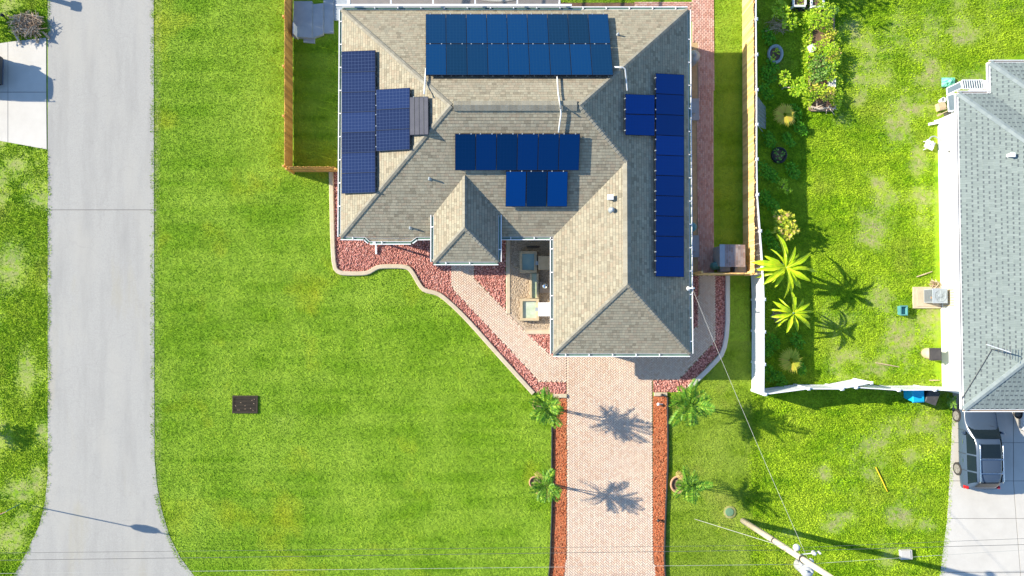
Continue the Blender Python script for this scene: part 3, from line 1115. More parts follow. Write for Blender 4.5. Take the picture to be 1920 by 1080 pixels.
def eave_line(p, q, name='gutter'):
    """fascia and open gutter on the right-hand side when walking p -> q"""
    d, n = offs(p, q, 1)
    z = p.z
    ext = d * 0.0
    a, c = p - ext, q + ext
    f = MB()
    f.hull8([a + V3((0, 0, -0.2)), c + V3((0, 0, -0.2)), c - n * -0.02 + V3((0, 0, -0.2)), a - n * -0.02 + V3((0, 0, -0.2))],
            [a + V3((0, 0, -0.005)), c + V3((0, 0, -0.005)), c + n * 0.02 + V3((0, 0, -0.005)), a + n * 0.02 + V3((0, 0, -0.005))])
    f.build('fascia', M['white_paint'], house)
    g = MB()
    z0 = V3((0, 0, -0.12))
    z1 = V3((0, 0, -0.115))
    g.hull8([a + n * .021 + z0, c + n * .021 + z0, c + n * .12 + z0, a + n * .12 + z0], [a + n * .021 + z1 * .5, c + n * .021 + z1 * .5, c + n * .12 + z1 * .5, a + n * .12 + z1 * .5], mi=1)
    g.hull8([a + n * .12 + z0, c + n * .12 + z0, c + n * .165 + z0, a + n * .165 + z0], [a + n * .12, c + n * .12, c + n * .165, a + n * .165])
    L_ = (c - a).length
    for i in range(int(L_ / 1.2)):
        m = a + d * (0.6 + i * 1.2)
        g.hull8([m + n * .0 + V3((0, 0, -.01)), m + d * .05 + V3((0, 0, -.01)), m + d * .05 + n * .16 + V3((0, 0, -.01)), m + n * .16 + V3((0, 0, -.01))],
                [m + V3((0, 0, .03)), m + d * .05 + V3((0, 0, .03)), m + d * .05 + n * .16 + V3((0, 0, .006)), m + n * .16 + V3((0, 0, .006))])
    g.build(name, [M['white_paint'], M['gutter_paint']], house)


b0, b3 = bay[0].copy(), bay[3].copy()
eb = lambda p: V3((p.x, p.y, EH))
eave_line(NE, NW)
eave_line(NW, SW)
eave_line(SW, eb(bay[0]))
eave_line(eb(bay[0]), eb(bay[1]))
eave_line(eb(bay[1]), eb(bay[2]))
eave_line(eb(bay[2]), eb(bay[3]))
eave_line(eb(bay[3]), V3((tW, yS, EH)))
eave_line(tNW, tSW)
eave_line(tSW, tSE)
eave_line(tSE, tNE)
eave_line(V3((tE, yS, EH)), VB)
eave_line(VB, SV)
eave_line(SV, SE)
eave_line(SE, NE)
# walls: one closed shell, set in under the eaves
OV = 0.5
wp = [(xW + OV, yN - OV), (xW + OV, yS + OV), (xV + OV, yS + OV), (xV + OV, yV + OV), (xE - OV, yV + OV), (xE - OV, yN - OV)]
b = MB()
b.prism(wp, 0, EH - 0.1)
wl = b.build('wall', M['stucco'], house)
b = MB()
b.prism([(tW + .45, yS + OV - .01), (tW + .45, tS + .5), (tE - .45, tS + .5), (tE - .45, yS + OV - .01)], 0, EH2 - 0.06)
b.build('wall', M['stucco'], house)


def wall_opening(name, x, y, z0, z1, wd, axis, out, body, parts=True):
    """a frame with pane set 3 cm proud of a wall; axis 'x' runs along x"""
    f = MB()
    cz, hz = (z0 + z1) / 2, z1 - z0
    sz = (lambda a, d, c: (a, d, c)) if axis == 'x' else (lambda a, d, c: (d, a, c))
    ox, oy = (0, out * .02) if axis == 'x' else (out * .02, 0)
    for s in (-1, 1):
        o = s * (wd / 2)
        f.box((x + ox + (o if axis == 'x' else 0), y + oy + (o if axis == 'y' else 0), cz), sz(.07, .08, hz + .07))
        f.box((x + ox, y + oy, cz + s * hz / 2), sz(wd - .07, .078, .07))
    fo = f.build(name, M['white_paint'], house)
    g = MB()
    g.box((x + ox * .4, y + oy * .4, cz), sz(wd - .07, .05, hz - .07))
    g.build('pane', body, fo)
    return fo


ws = yV + OV
g = wall_opening('garage_door', xM - .1, ws, 0.05, 2.15, 4.7, 'x', -1, M['white_paint'])
for i in range(1, 4):
    b = MB()
    b.box((xM - .1, ws - .037, .05 + i * .525), (4.5, .012, .02))
    b.build('panel_groove', M['joint'], g)
wall_opening('front_door', tX, tS + .5, 0.1, 2.15, 1.0, 'x', -1, M['old_wood'])
for x, yy, ax, out in ((xW + 2.2, yS + OV, 'x', -1), (xW + 4.4, yS + OV, 'x', -1)):
    wall_opening('window', x, yy, .95, 2.1, 1.4, ax, out, M['glass'])
for y in (yN - 3, yN - 8):
    wall_opening('window', xW + OV, y, .95, 2.1, 1.4, 'y', -1, M['glass'])
for y in (yN - 4.5, yN - 11.5, yN - 15):
    wall_opening('window', xE - OV, y, .95, 2.1, 1.3, 'y', 1, M['glass'])
wall_opening('window', xV + OV, yS - 2.2, .95, 2.1, 1.3, 'y', -1, M['glass'])
wall_opening('window', xW + 7, yN - OV, .3, 2.2, 2.6, 'x', 1, M['glass'])

# things that pierce or run over the roof
def vent(px, py, pl, h, r, m, cap=False):
    p = PP(px, py, pl)
    b = MB()
    b.lathe((p.x, p.y, p.z - .05), [(r * 2.6, .03), (r * 1.2, .09), (r, .1), (r, h), (r * .6, h + .002)], 12)
    if cap:
        b.lathe((p.x, p.y, p.z + h), [(r * 1.3, -.1), (r * 1.9, -.02), (r * 1.2, .06), (.01, .08)], 12)
    b.build('roof_vent', m, house, True)


vent(806, 335, plS, .3, .045, M['grey_metal'])
vent(770, 427, plS, .3, .045, M['grey_metal'])
vent(1158, 66, plN, .3, .045, M['grey_metal'])
vent(1147, 394, plVW, .18, .07, M['grey_metal'], True)
p = PP(1143, 371, plVW)
b = MB()
b.box((p.x, p.y, p.z + .12), (.24, .2, .26))
b.box((p.x, p.y, p.z + .27), (.3, .26, .04))
b.build('roof_vent', M['white_plastic'], house)


def lift(pts, dz):
    return [p + V3((0, 0, dz)) for p in pts]


def conduit(pts, r=.035):
    b = MB()
    b.tube(pts, r, 8)
    b.build('conduit', M['white_plastic'], house, True)


conduit(lift([PP(799, 130, plN), PP(798, 150, plN), PP(796, 178, plN)], .14))
c1 = [PP(1044, 140, plN), PP(1046, 175, plN), PP(1051, 205, plN)]
c2 = [PP(1051.5, 216, plS), PP(1049, 232, plS), PP(1047, 250, plS)]
conduit(lift(c1, .16) + [V3((c1[-1].x, yR, zR + .16))] + lift(c2, .16))
hp = NE + (RB - NE) * .5
conduit(lift([PP(1150, 128, plN), PP(1166, 128.5, plN), PP(1171, 131, plE), PP(1175, 172, plE)], .17))
# downspout with its outlet over the gravel
p0, p1 = P(702, 459, 2.6), P(705.5, 473, 0.12)
b = MB()
top = V3((p0.x, bay[1].y - .12, 2.6))
b.box((top.x, top.y + .05, 2.58), (.14, .12, .2))
b.tube([top, V3((top.x, top.y + .1, 2.45)), V3((p1.x, top.y + .34, 2.2)), V3((p1.x, top.y + .38, .35)), V3((p1.x, top.y + .15, .15)), V3((p1.x, p1.y - .1, .09))], .06, 6)
b.build('downspout', M['white_paint'], house)
# service mast
p = PP(1290, 541, plE)
MAST = V3((p.x, p.y, p.z + .75))
b = MB()
b.tube([p - V3((0, 0, .1)), p + V3((0, 0, .7)), MAST + V3((.05, 0, .02)), MAST + V3((.14, 0, -.05))], .04, 8)
b.lathe((p.x, p.y, p.z), [(.12, .02), (.06, .1), (.04, .12)], 10)
b.tube([MAST - V3((0, 0, .2)), MAST + V3((.1, -.05, -.2))], .02, 6)
b.build('service_mast', M['white_plastic'], house)


# ================================================================== SOLAR ARRAYS
def array(label, pl, dz, m, cells, name='solar_array'):
    plu = (pl[0], pl[1], pl[2] + dz)
    nrm = V3((-pl[0], -pl[1], 1)).normalized()
    all_ = [PP(x, y, plu) for q in cells for x, y in q['q']]
    c = sum(all_, V3((0, 0, 0))) / len(all_)
    r = empty(name, (c.x, c.y, c.z - dz), label, 'solar array', 'solar arrays on the tan roof')
    rails = MB()
    for q in cells:
        pts = [PP(x, y, plu) for x, y in q['q']]      # TL TR BR BL
        ce = sum(pts, V3((0, 0, 0))) / 4
        pts = [p + (ce - p).normalized() * .012 for p in pts]
        lo = [p - nrm * .04 for p in pts]
        b = MB()
        b.hull8(lo[::-1], pts[::-1])
        po = b.build('solar_panel', M['pv_frame'], r)
        ins = [p + (ce - p).normalized() * .03 + nrm * .003 for p in pts]
        g = MB()
        g.face(ins[::-1])
        mm = q.get('m', m)
        go = g.build('glass', mm, po)
        uvl = go.data.uv_layers.new(name='UVMap')
        uvs = [(0, 0), (1, 0), (1, 1), (0, 1)]
        if q.get('land'):
            uvs = [(0, 0), (0, 1), (1, 1), (1, 0)]
        for i, u in enumerate(uvs):
            uvl.data[i].uv = u
        # posts and clamps
        for t in (.22, .78):
            a = pts[0] + (pts[1] - pts[0]) * t if not q.get('land') else pts[0] + (pts[3] - pts[0]) * t
            e = pts[3] + (pts[2] - pts[3]) * t if not q.get('land') else pts[1] + (pts[2] - pts[1]) * t
            rails.tube([a - nrm * .07, e - nrm * .07], .025, 4)
            for f in (.04, .96):
                m_ = a + (e - a) * f
                rails.tube([m_ - nrm * .07, V3((m_.x, m_.y, pl[0] * m_.x + pl[1] * m_.y + pl[2]))], .02, 4)
            rails.box(a + nrm * .004, (.05, .05, .014))
    rails.build('mounting_rail', M['grey_metal'], r)
    return r


cs = []
for j, (y0, y1) in enumerate(((26, 82), (82, 141))):
    for i in range(9):
        xa = [798 + (342 + 10 * (y / 1 - 26) / 115) * k / 9 for y in (y0, y1) for k in (i, i + 1)]
        cs.append({'q': [(xa[0], y0), (xa[1], y0), (xa[3], y1), (xa[2], y1)]})
array('wide solar array of eighteen panels in two rows beside the white pool cage frame', plN, .28, M['pv_teal'], cs)
cs = []
for i in range(6):
    xa = [853 + (235 - 2.5 * k2) * k / 6 for k2 in (0, 1) for k in (i, i + 1)]
    cs.append({'q': [(xa[0], 250.5), (xa[1], 250.5), (xa[3], 320), (xa[2], 320)]})
for i in range(3):
    x0 = 948 + i * 39
    cs.append({'q': [(x0 + .5, 320.6), (x0 + 39, 320.6), (x0 + 37.5, 388), (x0 - .5, 388)], 'm': M['pv_blue'] if i == 1 else M['pv_royal']})
array('solar array of six panels over three, beside the small peaked entry roof', plS, .24, M['pv_blue'], cs)
cs = []
ys = [95, 135, 172.5, 210, 248, 286, 324, 362]
for i in range(7):
    d = 1.2
    cs.append({'q': [(640, ys[i] + d), (704, ys[i] - d), (704.5, ys[i + 1] - d), (640, ys[i + 1] + d)], 'land': 1})
ys = [166, 204.5, 243, 282]
for i in range(3):
    d = 1.8
    cs.append({'q': [(704.5, ys[i] + d), (769, ys[i] - d), (769, ys[i + 1] - d), (705, ys[i + 1] + d)], 'land': 1})
cs.append({'q': [(768, 181.5), (803, 180.5), (803.5, 253), (768.5, 254)], 'm': M['pv_grey']})
wa = array('stepped slate blue solar array with one plain grey panel, on the side facing the lawn', plW, .2, M['pv_slate'], cs)
ys = [137, 175.5, 214, 253, 290.5, 328.5, 366.5, 404.5, 442.5, 480.5, 518.5]
cs = []
for i in range(10):
    cs.append({'q': [(1229, ys[i]), (1283, ys[i] + 3 - .2 * i), (1283, ys[i + 1] + 3 - .2 * i), (1229, ys[i + 1])], 'land': 1})
cs.append({'q': [(1172, 176), (1228, 178), (1228, 215.5), (1172, 213.5)], 'land': 1})
cs.append({'q': [(1172, 213.7), (1228, 215.7), (1228, 255), (1172, 253)], 'land': 1})
array('long column of royal blue solar panels on the shaded slope beside the brick path', plE, .2, M['pv_royal'], cs)
# bars across the plain grey panel
gp = [o for o in kids(wa) if o.name.startswith('solar_panel')][-1]
plu = (plW[0], plW[1], plW[2] + .2)
b = MB()
for k in range(1, 4):
    b.tube([PP(768 + 35 * k / 4, 182, plu) + V3((0, 0, .012)), PP(768.5 + 35 * k / 4, 253, plu) + V3((0, 0, .012))], .012, 4)
b.build('seam', M['dark_metal'], gp)

# ================================================================== POOL CAGE, DECK, POOL
dk = sheet('pool_deck', [(640, -260), (1049, -260), (1049, 40), (640, 40)], 0.05, M['deck'])
tag(dk, kind='structure')
pc = P(935, -58)
b = MB()
b.lathe((pc.x, pc.y, 0), [(1.0, .0), (1.0, .075), (.93, .08), (.93, .058)], 40, sx=2.9, sy=1.9)
pool = b.build('swimming_pool', M['concrete'], None, True, (pc.x, pc.y, 0))
tag(pool, 'oval swimming pool of turquoise water under the white screen cage', 'pool')
b = MB()
b.lathe((pc.x, pc.y, 0), [(.93, .06), (.93, .066)], 40, sx=2.9, sy=1.9)
b.build('water', M['pool_water'], pool)
cage = empty('pool_cage', tuple(P(840, 10)), 'white aluminium pool screen cage attached along the roof edge above the pool deck', 'pool cage')
ZC = 2.95


def beam(a, c, t, parent, name, m, z=None):
    b = MB()
    d = (c - a)
    L_ = d.length
    mid = (a + c) / 2
    b.box(mid, (L_, t, t * 1.0), math.atan2(d.y, d.x), ry=-math.asin(max(-1, min(1, d.z / L_))))
    return b.build(name, m, parent)


yb = P(840, 10, ZC).y
xa, xb = P(652, 10, ZC).x, P(1050, 10, ZC).x
beam(V3((xa - .6, yb, ZC)), V3((xb + .6, yb, ZC)), .1, cage, 'gutter_beam', M['white_vinyl'])
yt = yb + 8
for i, px in enumerate((654, 733, 812, 891, 970, 1049)):
    x = P(px, 5, ZC).x
    t = .16 if i == 0 else .075
    beam(V3((x, yb + .05, ZC)), V3((x, yt, ZC + .5)), t, cage, 'roof_beam', M['white_vinyl'])
    if i in (0, 5):
        for yy in (yb + .2, yb + 3.9, yt):
            zz = ZC + .5 * (yy - yb) / 8 - .09
            beam(V3((x, yy, .05)), V3((x, yy, zz)), .07, cage, 'post', M['white_vinyl'])
for yy in (yb + 2.6, yb + 5.2, yt):
    beam(V3((xa, yy, ZC + .5 * (yy - yb) / 8 - .04)), V3((xb, yy, ZC + .5 * (yy - yb) / 8 - .04)), .06, cage, 'purlin', M['white_vinyl'])
ms = bpy.data.materials.new('insect_screen')
ms.use_nodes = True
nt = ms.node_tree
tr = nt.nodes.new('ShaderNodeBsdfTransparent')
mx = nt.nodes.new('ShaderNodeMixShader')
mx.inputs[0].default_value = .22
nt.nodes['Principled BSDF'].inputs['Base Color'].default_value = (.1, .1, .11, 1)
nt.links.new(tr.outputs[0], mx.inputs[1])
nt.links.new(nt.nodes['Principled BSDF'].outputs[0], mx.inputs[2])
nt.links.new(mx.outputs[0], nt.nodes['Material Output'].inputs['Surface'])
xs = [P(px, 5, ZC).x for px in (654, 733, 812, 891, 970, 1049)]
for i in range(5):
    b = MB()
    b.face([(xs[i] + .08, yb + .06, ZC + .03), (xs[i + 1] - .05, yb + .06, ZC + .03), (xs[i + 1] - .05, yt, ZC + .53), (xs[i] + .08, yt, ZC + .53)])
    b.build('screen_panel', ms, cage)

# ================================================================== FENCES
random.seed(21)
pk = MB()
pk.mesh([(-.068, -.009, 0.03), (.068, -.009, .03), (.068, .009, .03), (-.068, .009, .03), (-.068, -.009, 1.78), (.068, -.009, 1.78), (.068, .009, 1.78), (-.068, .009, 1.78),
         (-.035, -.009, 1.83), (.035, -.009, 1.83), (.035, .009, 1.83), (-.035, .009, 1.83)],
        [(3, 2, 1, 0), (0, 1, 5, 4), (1, 2, 6, 5), (2, 3, 7, 6), (3, 0, 4, 7), (4, 5, 9, 8), (5, 6, 10, 9), (6, 7, 11, 10), (7, 4, 8, 11), (8, 9, 10, 11)])
PK = []
for t in range(3):
    q = MB()
    q.mesh(pk.v, pk.f, (.1, .5, .9)[t])
    PK.append({'wood': q.data('picket', M['wood']), 'wood_pale': q.data('picket', M['wood_pale'])})


def wood_fence(runs, label, m, rail_side, post_step=2.35, hf=1.0):
    a0 = P(*runs[0][0])
    r = empty('wooden_fence', tuple(a0), label, 'fence', 'wooden fences beside the house')
    for pa, pb in runs:
        a, c = P(*pa), P(*pb)
        d = c - a
        L_ = d.length
        ang = math.atan2(d.y, d.x)
        n = int(L_ / .142)
        nr = V3((-d.y, d.x, 0)).normalized() * rail_side
        for i in range(n):
            p = a + d * ((i + .5) / n)
            inst('picket', random.choice(PK)[m], r, (p.x, p.y, random.uniform(-.012, .012)), (random.uniform(-.012, .012), random.uniform(-.006, .006), ang + random.uniform(-.03, .03)), (1, 1, hf))
        for z in (.3 * hf, .95 * hf, 1.6 * hf):
            b = MB()
            mid = (a + c) / 2 + nr * .032
            b.box((mid.x, mid.y, z), (L_, .04, .09), ang)
            b.build('rail', M[m], r)
        k = max(1, int(L_ / post_step))
        for i in range(k + 1):
            p = a + d * (i / k) + nr * .1
            b = MB()
            b.box((p.x, p.y, .9 * hf), (.095, .095, 1.8 * hf), ang)
            b.build('post', M[m], r)
    return r


wood_fence([((549, -130), (549, 320)), ((551, 322), (640, 322))], 'wooden picket fence round the shaded side yard with concrete steps', 'wood', -1, 2.35, .76)
wood_fence([((1391, -130), (1393, 516))], 'tall sunlit wooden picket fence with posts beside the brick path', 'wood_pale', 1)
wood_fence([((1300, 516), (1391, 516))], 'short wooden gate fence across the end of the brick path by the pump shed', 'wood_pale', 1, 3)


def vinyl_fence(pts, label, parent=None, hgt=1.83):
    pw = [P(*p) for p in pts]
    r = empty('vinyl_fence', tuple(pw[0]), label, 'fence', 'white vinyl fences of the neighbour yard')
    for i in range(len(pw)):
        p = pw[i]
        b = MB()
        b.box((p.x, p.y, hgt / 2 + .03), (.127, .127, hgt + .06))
        po = b.build('post', M['white_vinyl'], r)
        b = MB()
        b.mesh([(p.x - .08, p.y - .08, hgt + .06), (p.x + .08, p.y - .08, hgt + .06), (p.x + .08, p.y + .08, hgt + .06), (p.x - .08, p.y + .08, hgt + .06), (p.x, p.y, hgt + .13)],
               [(3, 2, 1, 0), (0, 1, 4), (1, 2, 4), (2, 3, 4), (3, 0, 4)])
        b.build('post_cap', M['white_vinyl'], po)
        if i + 1 < len(pw):
            q = pw[i + 1]
            d = q - p
            L_ = d.length - .13
            ang = math.atan2(d.y, d.x)
            mid = (p + q) / 2
            b = MB()
            n = max(2, int(L_ / .15))
            dd = d.normalized()
            for k in range(n):
                c = mid + dd * (-L_ / 2 + L_ * (k + .5) / n)
                b.box((c.x, c.y, .06 + (hgt - .12) / 2), (L_ / n - .004, .022 + .004 * (k % 2), hgt - .2), ang)
            fp = b.build('fence_panel', M['white_vinyl'], r)
            for z in (.1, hgt - .08):
                b = MB()
                b.box((mid.x, mid.y, z), (L_, .05, .14), ang)
                b.build('rail', M['white_vinyl'], fp)
    return r


vinyl_fence([(1396, -130), (1396, -62), (1396, 0), (1396, 62), (1396.5, 125), (1397, 188), (1397, 250), (1397, 312), (1398, 375), (1403, 440), (1408, 505), (1410, 562), (1410, 620), (1410, 678), (1409.5, 731)],
            'long white vinyl fence running behind the wooden fence to the lawn corner')
vinyl_fence([(1412, 731.5), (1489, 721.5), (1548, 722)], 'slightly bent white vinyl fence from the lawn corner to the open gate', )
vinyl_fence([(1574, 719), (1650, 724), (1714, 723.5), (1770, 726)], 'white vinyl fence in front of the blue and black wheeled bins')
vinyl_fence([(1549.5, 721.3), (1601, 711)], 'white vinyl gate leaf standing ajar over the patchy yard')

# ================================================================== PUMP SHED, SIDE SLABS
sp, sq = P(1350, 458, 1.6), P(1401, 500, 1.6)
shed = empty('pump_shed', ((sp.x + sq.x) / 2, (sp.y + sq.y) / 2, 0), 'small shed with brown shingled lean-to roof against the wooden fence', 'shed')
b = MB()
x0, x1, y1, y0 = sp.x + .1, sq.x - .1, sp.y - .06, sq.y + .08
b.mesh([(x0, y0, 0), (x1, y0, 0), (x1, y1, 0), (x0, y1, 0), (x0, y0, 1.5), (x1, y0, 1.3), (x1, y1, 1.3), (x0, y1, 1.5)], [(3, 2, 1, 0), (4, 5, 6, 7), (0, 1, 5, 4), (1, 2, 6, 5), (2, 3, 7, 6), (3, 0, 4, 7)])
b.build('wall', M['grey_metal'], shed)
zr = lambda x: 1.56 - .16 * (x - sp.x)
plP = (-.16, 0, 1.56 + .16 * sp.x)
b = MB()
b.hull8([V3((sp.x, sq.y, zr(sp.x) - .06)), V3((sq.x, sq.y, zr(sq.x) - .06)), V3((sq.x, sp.y, zr(sq.x) - .06)), V3((sp.x, sp.y, zr(sp.x) - .06))],
        [V3((sp.x, sq.y, zr(sp.x))), V3((sq.x, sq.y, zr(sq.x))), V3((sq.x, sp.y, zr(sq.x))), V3((sp.x, sp.y, zr(sp.x)))])
sr = b.build('roof', M['grey_metal'], shed)
b = MB()
shingle_face(b, [[V3((sp.x + .28, sq.y, 0)), V3((sq.x, sq.y, 0)), V3((sq.x, sp.y, 0)), V3((sp.x + .28, sp.y, 0))]], plP, (-1, 0), seed=30)
M['shed_shingle'] = mat('shed_shingle', (0.3, 0.23, 0.2), (0.22, 0.17, 0.15), 4, 0.92, tones=[(0.17, 0.14, 0.13), (0.34, 0.26, 0.23), (0.4, 0.34, 0.31), (0.27, 0.18, 0.15)], tone_mix=.7, bump=.3)
tag(b.build('shingle', M['shed_shingle'], sr), kind='stuff')


def simple(name, fn, m, label, cat, group=None, smooth=False, loc=None):
    b = MB()
    fn(b)
    v = np.array(b.v)
    l = loc if loc is not None else (v[:, 0].mean(), v[:, 1].mean(), v[:, 2].min())
    return tag(b.build(name, m, None, smooth, tuple(float(x) for x in l)), label, cat, group)


p = P(1344, 498, .6)
def teal_tank(b):
    b.lathe((p.x, p.y, 0), [(.2, 0), (.22, .05), (.22, .5), (.19, .6), (.1, .66), (.1, .72), (.03, .74)], 16)
    b.tube([(p.x, p.y, .6), (p.x + .3, p.y, .6), (p.x + .3, p.y, .1)], .03, 6)
simple('pool_filter', teal_tank, M['teal_plastic'], 'teal pool filter tank at the corner of the pump shed', 'pool filter', smooth=True)
p2 = P(1357, 503, .7)
def pump_box(b):
    b.box((p2.x + .1, p2.y, .3), (.5, .32, .6))
    b.box((p2.x + .1, p2.y, .62), (.54, .36, .04))
simple('pump_box', pump_box, M['grey_metal'], 'blue grey pump housing between the teal filter and the white topped box', 'pump')
p3 = P(1389, 505, .8)
def chest(b):
    b.box((p3.x, p3.y, .38), (.58, .46, .7))
    b.box((p3.x, p3.y, .76), (.62, .5, .05))
    b.box((p3.x - .05, p3.y + .07, .8), (.34, .12, .03))
    b.box((p3.x - .02, p3.y - .06, .795), (.3, .06, .02))
simple('equipment_chest', chest, M['slab_grey'], 'pale grey equipment box with white strips on its lid by the gate fence', 'box')
p = P(1372, 512, .3)
simple('valve', lambda b: (b.lathe((p.x, p.y, 0), [(.05, 0), (.05, .22), (.1, .25), (.1, .32), (.02, .34)], 12)), M['terracotta'], 'small orange topped valve standing by the gate fence', 'valve')

steps = empty('concrete_steps', tuple(P(590, 40)), 'stepped grey concrete slabs in the side yard by the wooden fence', 'steps')
for q, z in (([(551, 2), (585, 2), (585, 71), (548, 68)], .3), ([(585.5, 8), (606, 6), (606, 64), (585.5, 71)], .22), ([(606.5, -40), (625, -40), (625, 62), (606.5, 62)], .14), ([(569, 71.6), (590, 71.6), (590, 81), (569, 79)], .1), ([(625.5, -90), (650, -90), (650, 38), (625.5, 38)], .08)):
    b = MB()
    b.prism(poly(q, z), 0.0, z)
    b.build('slab', M['slab_grey'], steps)
tag(sheet('side_walk', [(563, -130), (604, -130), (604, -42), (563, -42)], .05, M['slab_grey']), kind='structure')
p = P(548, 52, .9)
simple('white_board', lambda b: b.box((p.x + .05, p.y, .45), (.05, .6, .9)), M['white_plastic'], 'white board standing against the wooden fence by the concrete steps', 'board')
# items along the east wall
p = P(1301, 106, .9)
simple('water_tank', lambda b: b.lathe((p.x, p.y, 0), [(.3, 0), (.32, .1), (.32, 1.0), (.25, 1.12), (.1, 1.2), (.1, 1.25), (.02, 1.26)], 20), M['grey_metal'], 'round grey tank half under the eave at the sunny end of the brick path', 'tank', smooth=True)
for py, lab in ((206, 'grey concrete equipment pad on the sand strip nearer the solar panels top row'), (462, 'pale concrete equipment pad on the sand strip close to the gate fence')):
    p = P(1298, py)
    def pad(b):
        b.box((p.x, p.y, .06), (.7, 1.2, .12))
        b.box((p.x - .1, p.y, .3), (.34, .6, .36))
    simple('equipment_pad', pad, M['slab_grey'], lab, 'equipment pad', 'pads on the sand strip')
p = P(1299, 425, .8)
simple('blue_barrel', lambda b: b.lathe((p.x, p.y, 0), [(.22, 0), (.25, .15), (.26, .4), (.25, .7), (.22, .82), (.04, .84)], 18), M['teal_plastic'], 'dark blue barrel half hidden under the eave by the brick path', 'barrel', smooth=True)

# ================================================================== COURTYARD
tag(sheet('courtyard', [(950, 440), (1045, 440), (1045, 622), (984, 626), (950, 590)], 0.008, M['pebble']), kind='structure')
qs = scatter([[(958, 442), (1032, 442), (1032, 616), (987, 616), (958, 586)]], .5)
b = MB()
rr = RNG.random((len(qs), 4))
for i, (px, py) in enumerate(qs):
    p = P(px, py)
    s = .015 + .02 * rr[i, 0]
    b.mesh([(p.x + s, p.y, .02), (p.x, p.y + s, .02), (p.x - s, p.y, .02), (p.x, p.y - s, .02), (p.x, p.y, .02 + s)], [(0, 1, 4), (1, 2, 4), (2, 3, 4), (3, 0, 4)], float(rr[i, 1]))
M['pebble_stone'] = mat('pebble_stone', (.4, .3, .2), rough=.85, tones=[(.3, .22, .15), (.55, .44, .31), (.65, .55, .42)], tone_mix=1)
tag(b.build('pebbles', M['pebble_stone']), 'fine tan pebbles covering the courtyard floor', 'pebbles', kind='stuff')


def basin(b, x0, y0, x1, y1, h, t):
    a, c = P(x0, y1), P(x1, y0)
    b.box(((a.x + c.x) / 2, a.y + t / 2, h / 2), (c.x - a.x, t, h))
    b.box(((a.x + c.x) / 2, c.y - t / 2, h / 2), (c.x - a.x, t, h))
    b.box((a.x + t / 2, (a.y + c.y) / 2, h / 2 - .002), (t, c.y - a.y - 2 * t, h))
    b.box((c.x - t / 2, (a.y + c.y) / 2, h / 2 - .002), (t, c.y - a.y - 2 * t, h))
    return (a.x + t, a.y + t, c.x - t, c.y - t)


fo = empty('fountain', tuple(P(992, 540)), 'courtyard water feature of two stone basins joined by a narrow channel', 'fountain')
for (x0, y0, x1, y1), h, m in (((974, 472, 1006, 512), .42, 'water'), ((975, 560, 1010, 601), .35, 'green_water')):
    b = MB()
    ix = basin(b, x0, y0, x1, y1, h, .14)
    bo = b.build('basin', M['stone'], fo)
    b = MB()
    b.box(((ix[0] + ix[2]) / 2, (ix[1] + ix[3]) / 2, h / 2 - .05), (ix[2] - ix[0], ix[3] - ix[1], h - .1))
    b.build('water', M[m], bo)
b = MB()
for px in (995, 1007.5):
    a, c = P(px, 559), P(px, 513)
    b.box((a.x, (a.y + c.y) / 2, .15), (.11, c.y - a.y, .3))
ch = b.build('channel', M['stone'], fo)
b = MB()
a, c = P(996.8, 559), P(1005.8, 513)
b.box(((a.x + c.x) / 2, (a.y + c.y) / 2, .1), (c.x - a.x, c.y - a.y, .2))
b.build('water', M['green_water'], ch)
for py, lab, m in ((493, 'tan', 'stone'), (580, 'white', 'stucco_white')):
    a = P(1020, py, .75)
    b = MB()
    b.box((a.x + .06, a.y, .36), (.68, .68, .72))
    b.box((a.x + .06, a.y, .74), (.74, .74, .05))
    po = b.build('pedestal', M[m], fo)
    b = MB()
    b.box((a.x - .36, a.y, .62), (.2, .2, .1))
    b.build('spout', M['grey_metal'], po)
p = P(1021, 536, .6)
def plinth(b):
    b.box((p.x + .02, p.y - .08, .2), (.5, .55, .4))
    b.box((p.x + .02, p.y - .08, .41), (.56, .6, .03))
simple('plinth', plinth, M['old_wood'], 'brown plinth under the mirrored ball by the fountain channel', 'plinth')
simple('gazing_ball', lambda b: b.lathe((p.x + .02, p.y, .425), [(.17 * math.sin(math.pi * (i + .02) / 12.04), .17 - .17 * math.cos(math.pi * (i + .02) / 12.04)) for i in range(13)], 20), M['chrome'], 'silver mirrored gazing ball on the brown plinth', 'gazing ball', smooth=True)
p = P(1000, 463, .5)
def trellis(b):
    for k in range(5):
        b.tube([(p.x - .3 + .15 * k, p.y, .0), (p.x - .3 + .15 * k, p.y + .02, .95)], .014, 5)
    for z in (.2, .55, .95):
        b.tube([(p.x - .34, p.y, z), (p.x + .34, p.y, z)], .014, 5)
    b.tube([(p.x - .3, p.y, .95), (p.x - .15, p.y, 1.1), (p.x, p.y, 1.16), (p.x + .15, p.y, 1.1), (p.x + .3, p.y, .95)], .014, 5)
simple('garden_trellis', trellis, M['black_iron'], 'black iron trellis behind the upper fountain basin in shade', 'trellis')
for a0, a1, lab in (((963, 500), (977, 504), 'short bamboo stick nearer the pale kerb beside the upper basin'), ((986, 508), (997, 508), 'short bamboo stick lying on the channel end of the upper basin')):
    q0, q1 = P(*a0, .46), P(*a1, .46)
    simple('bamboo_stick', lambda b: b.tube([q0, q1], .025, 6), M['stone'], lab, 'stick', 'sticks by the fountain')


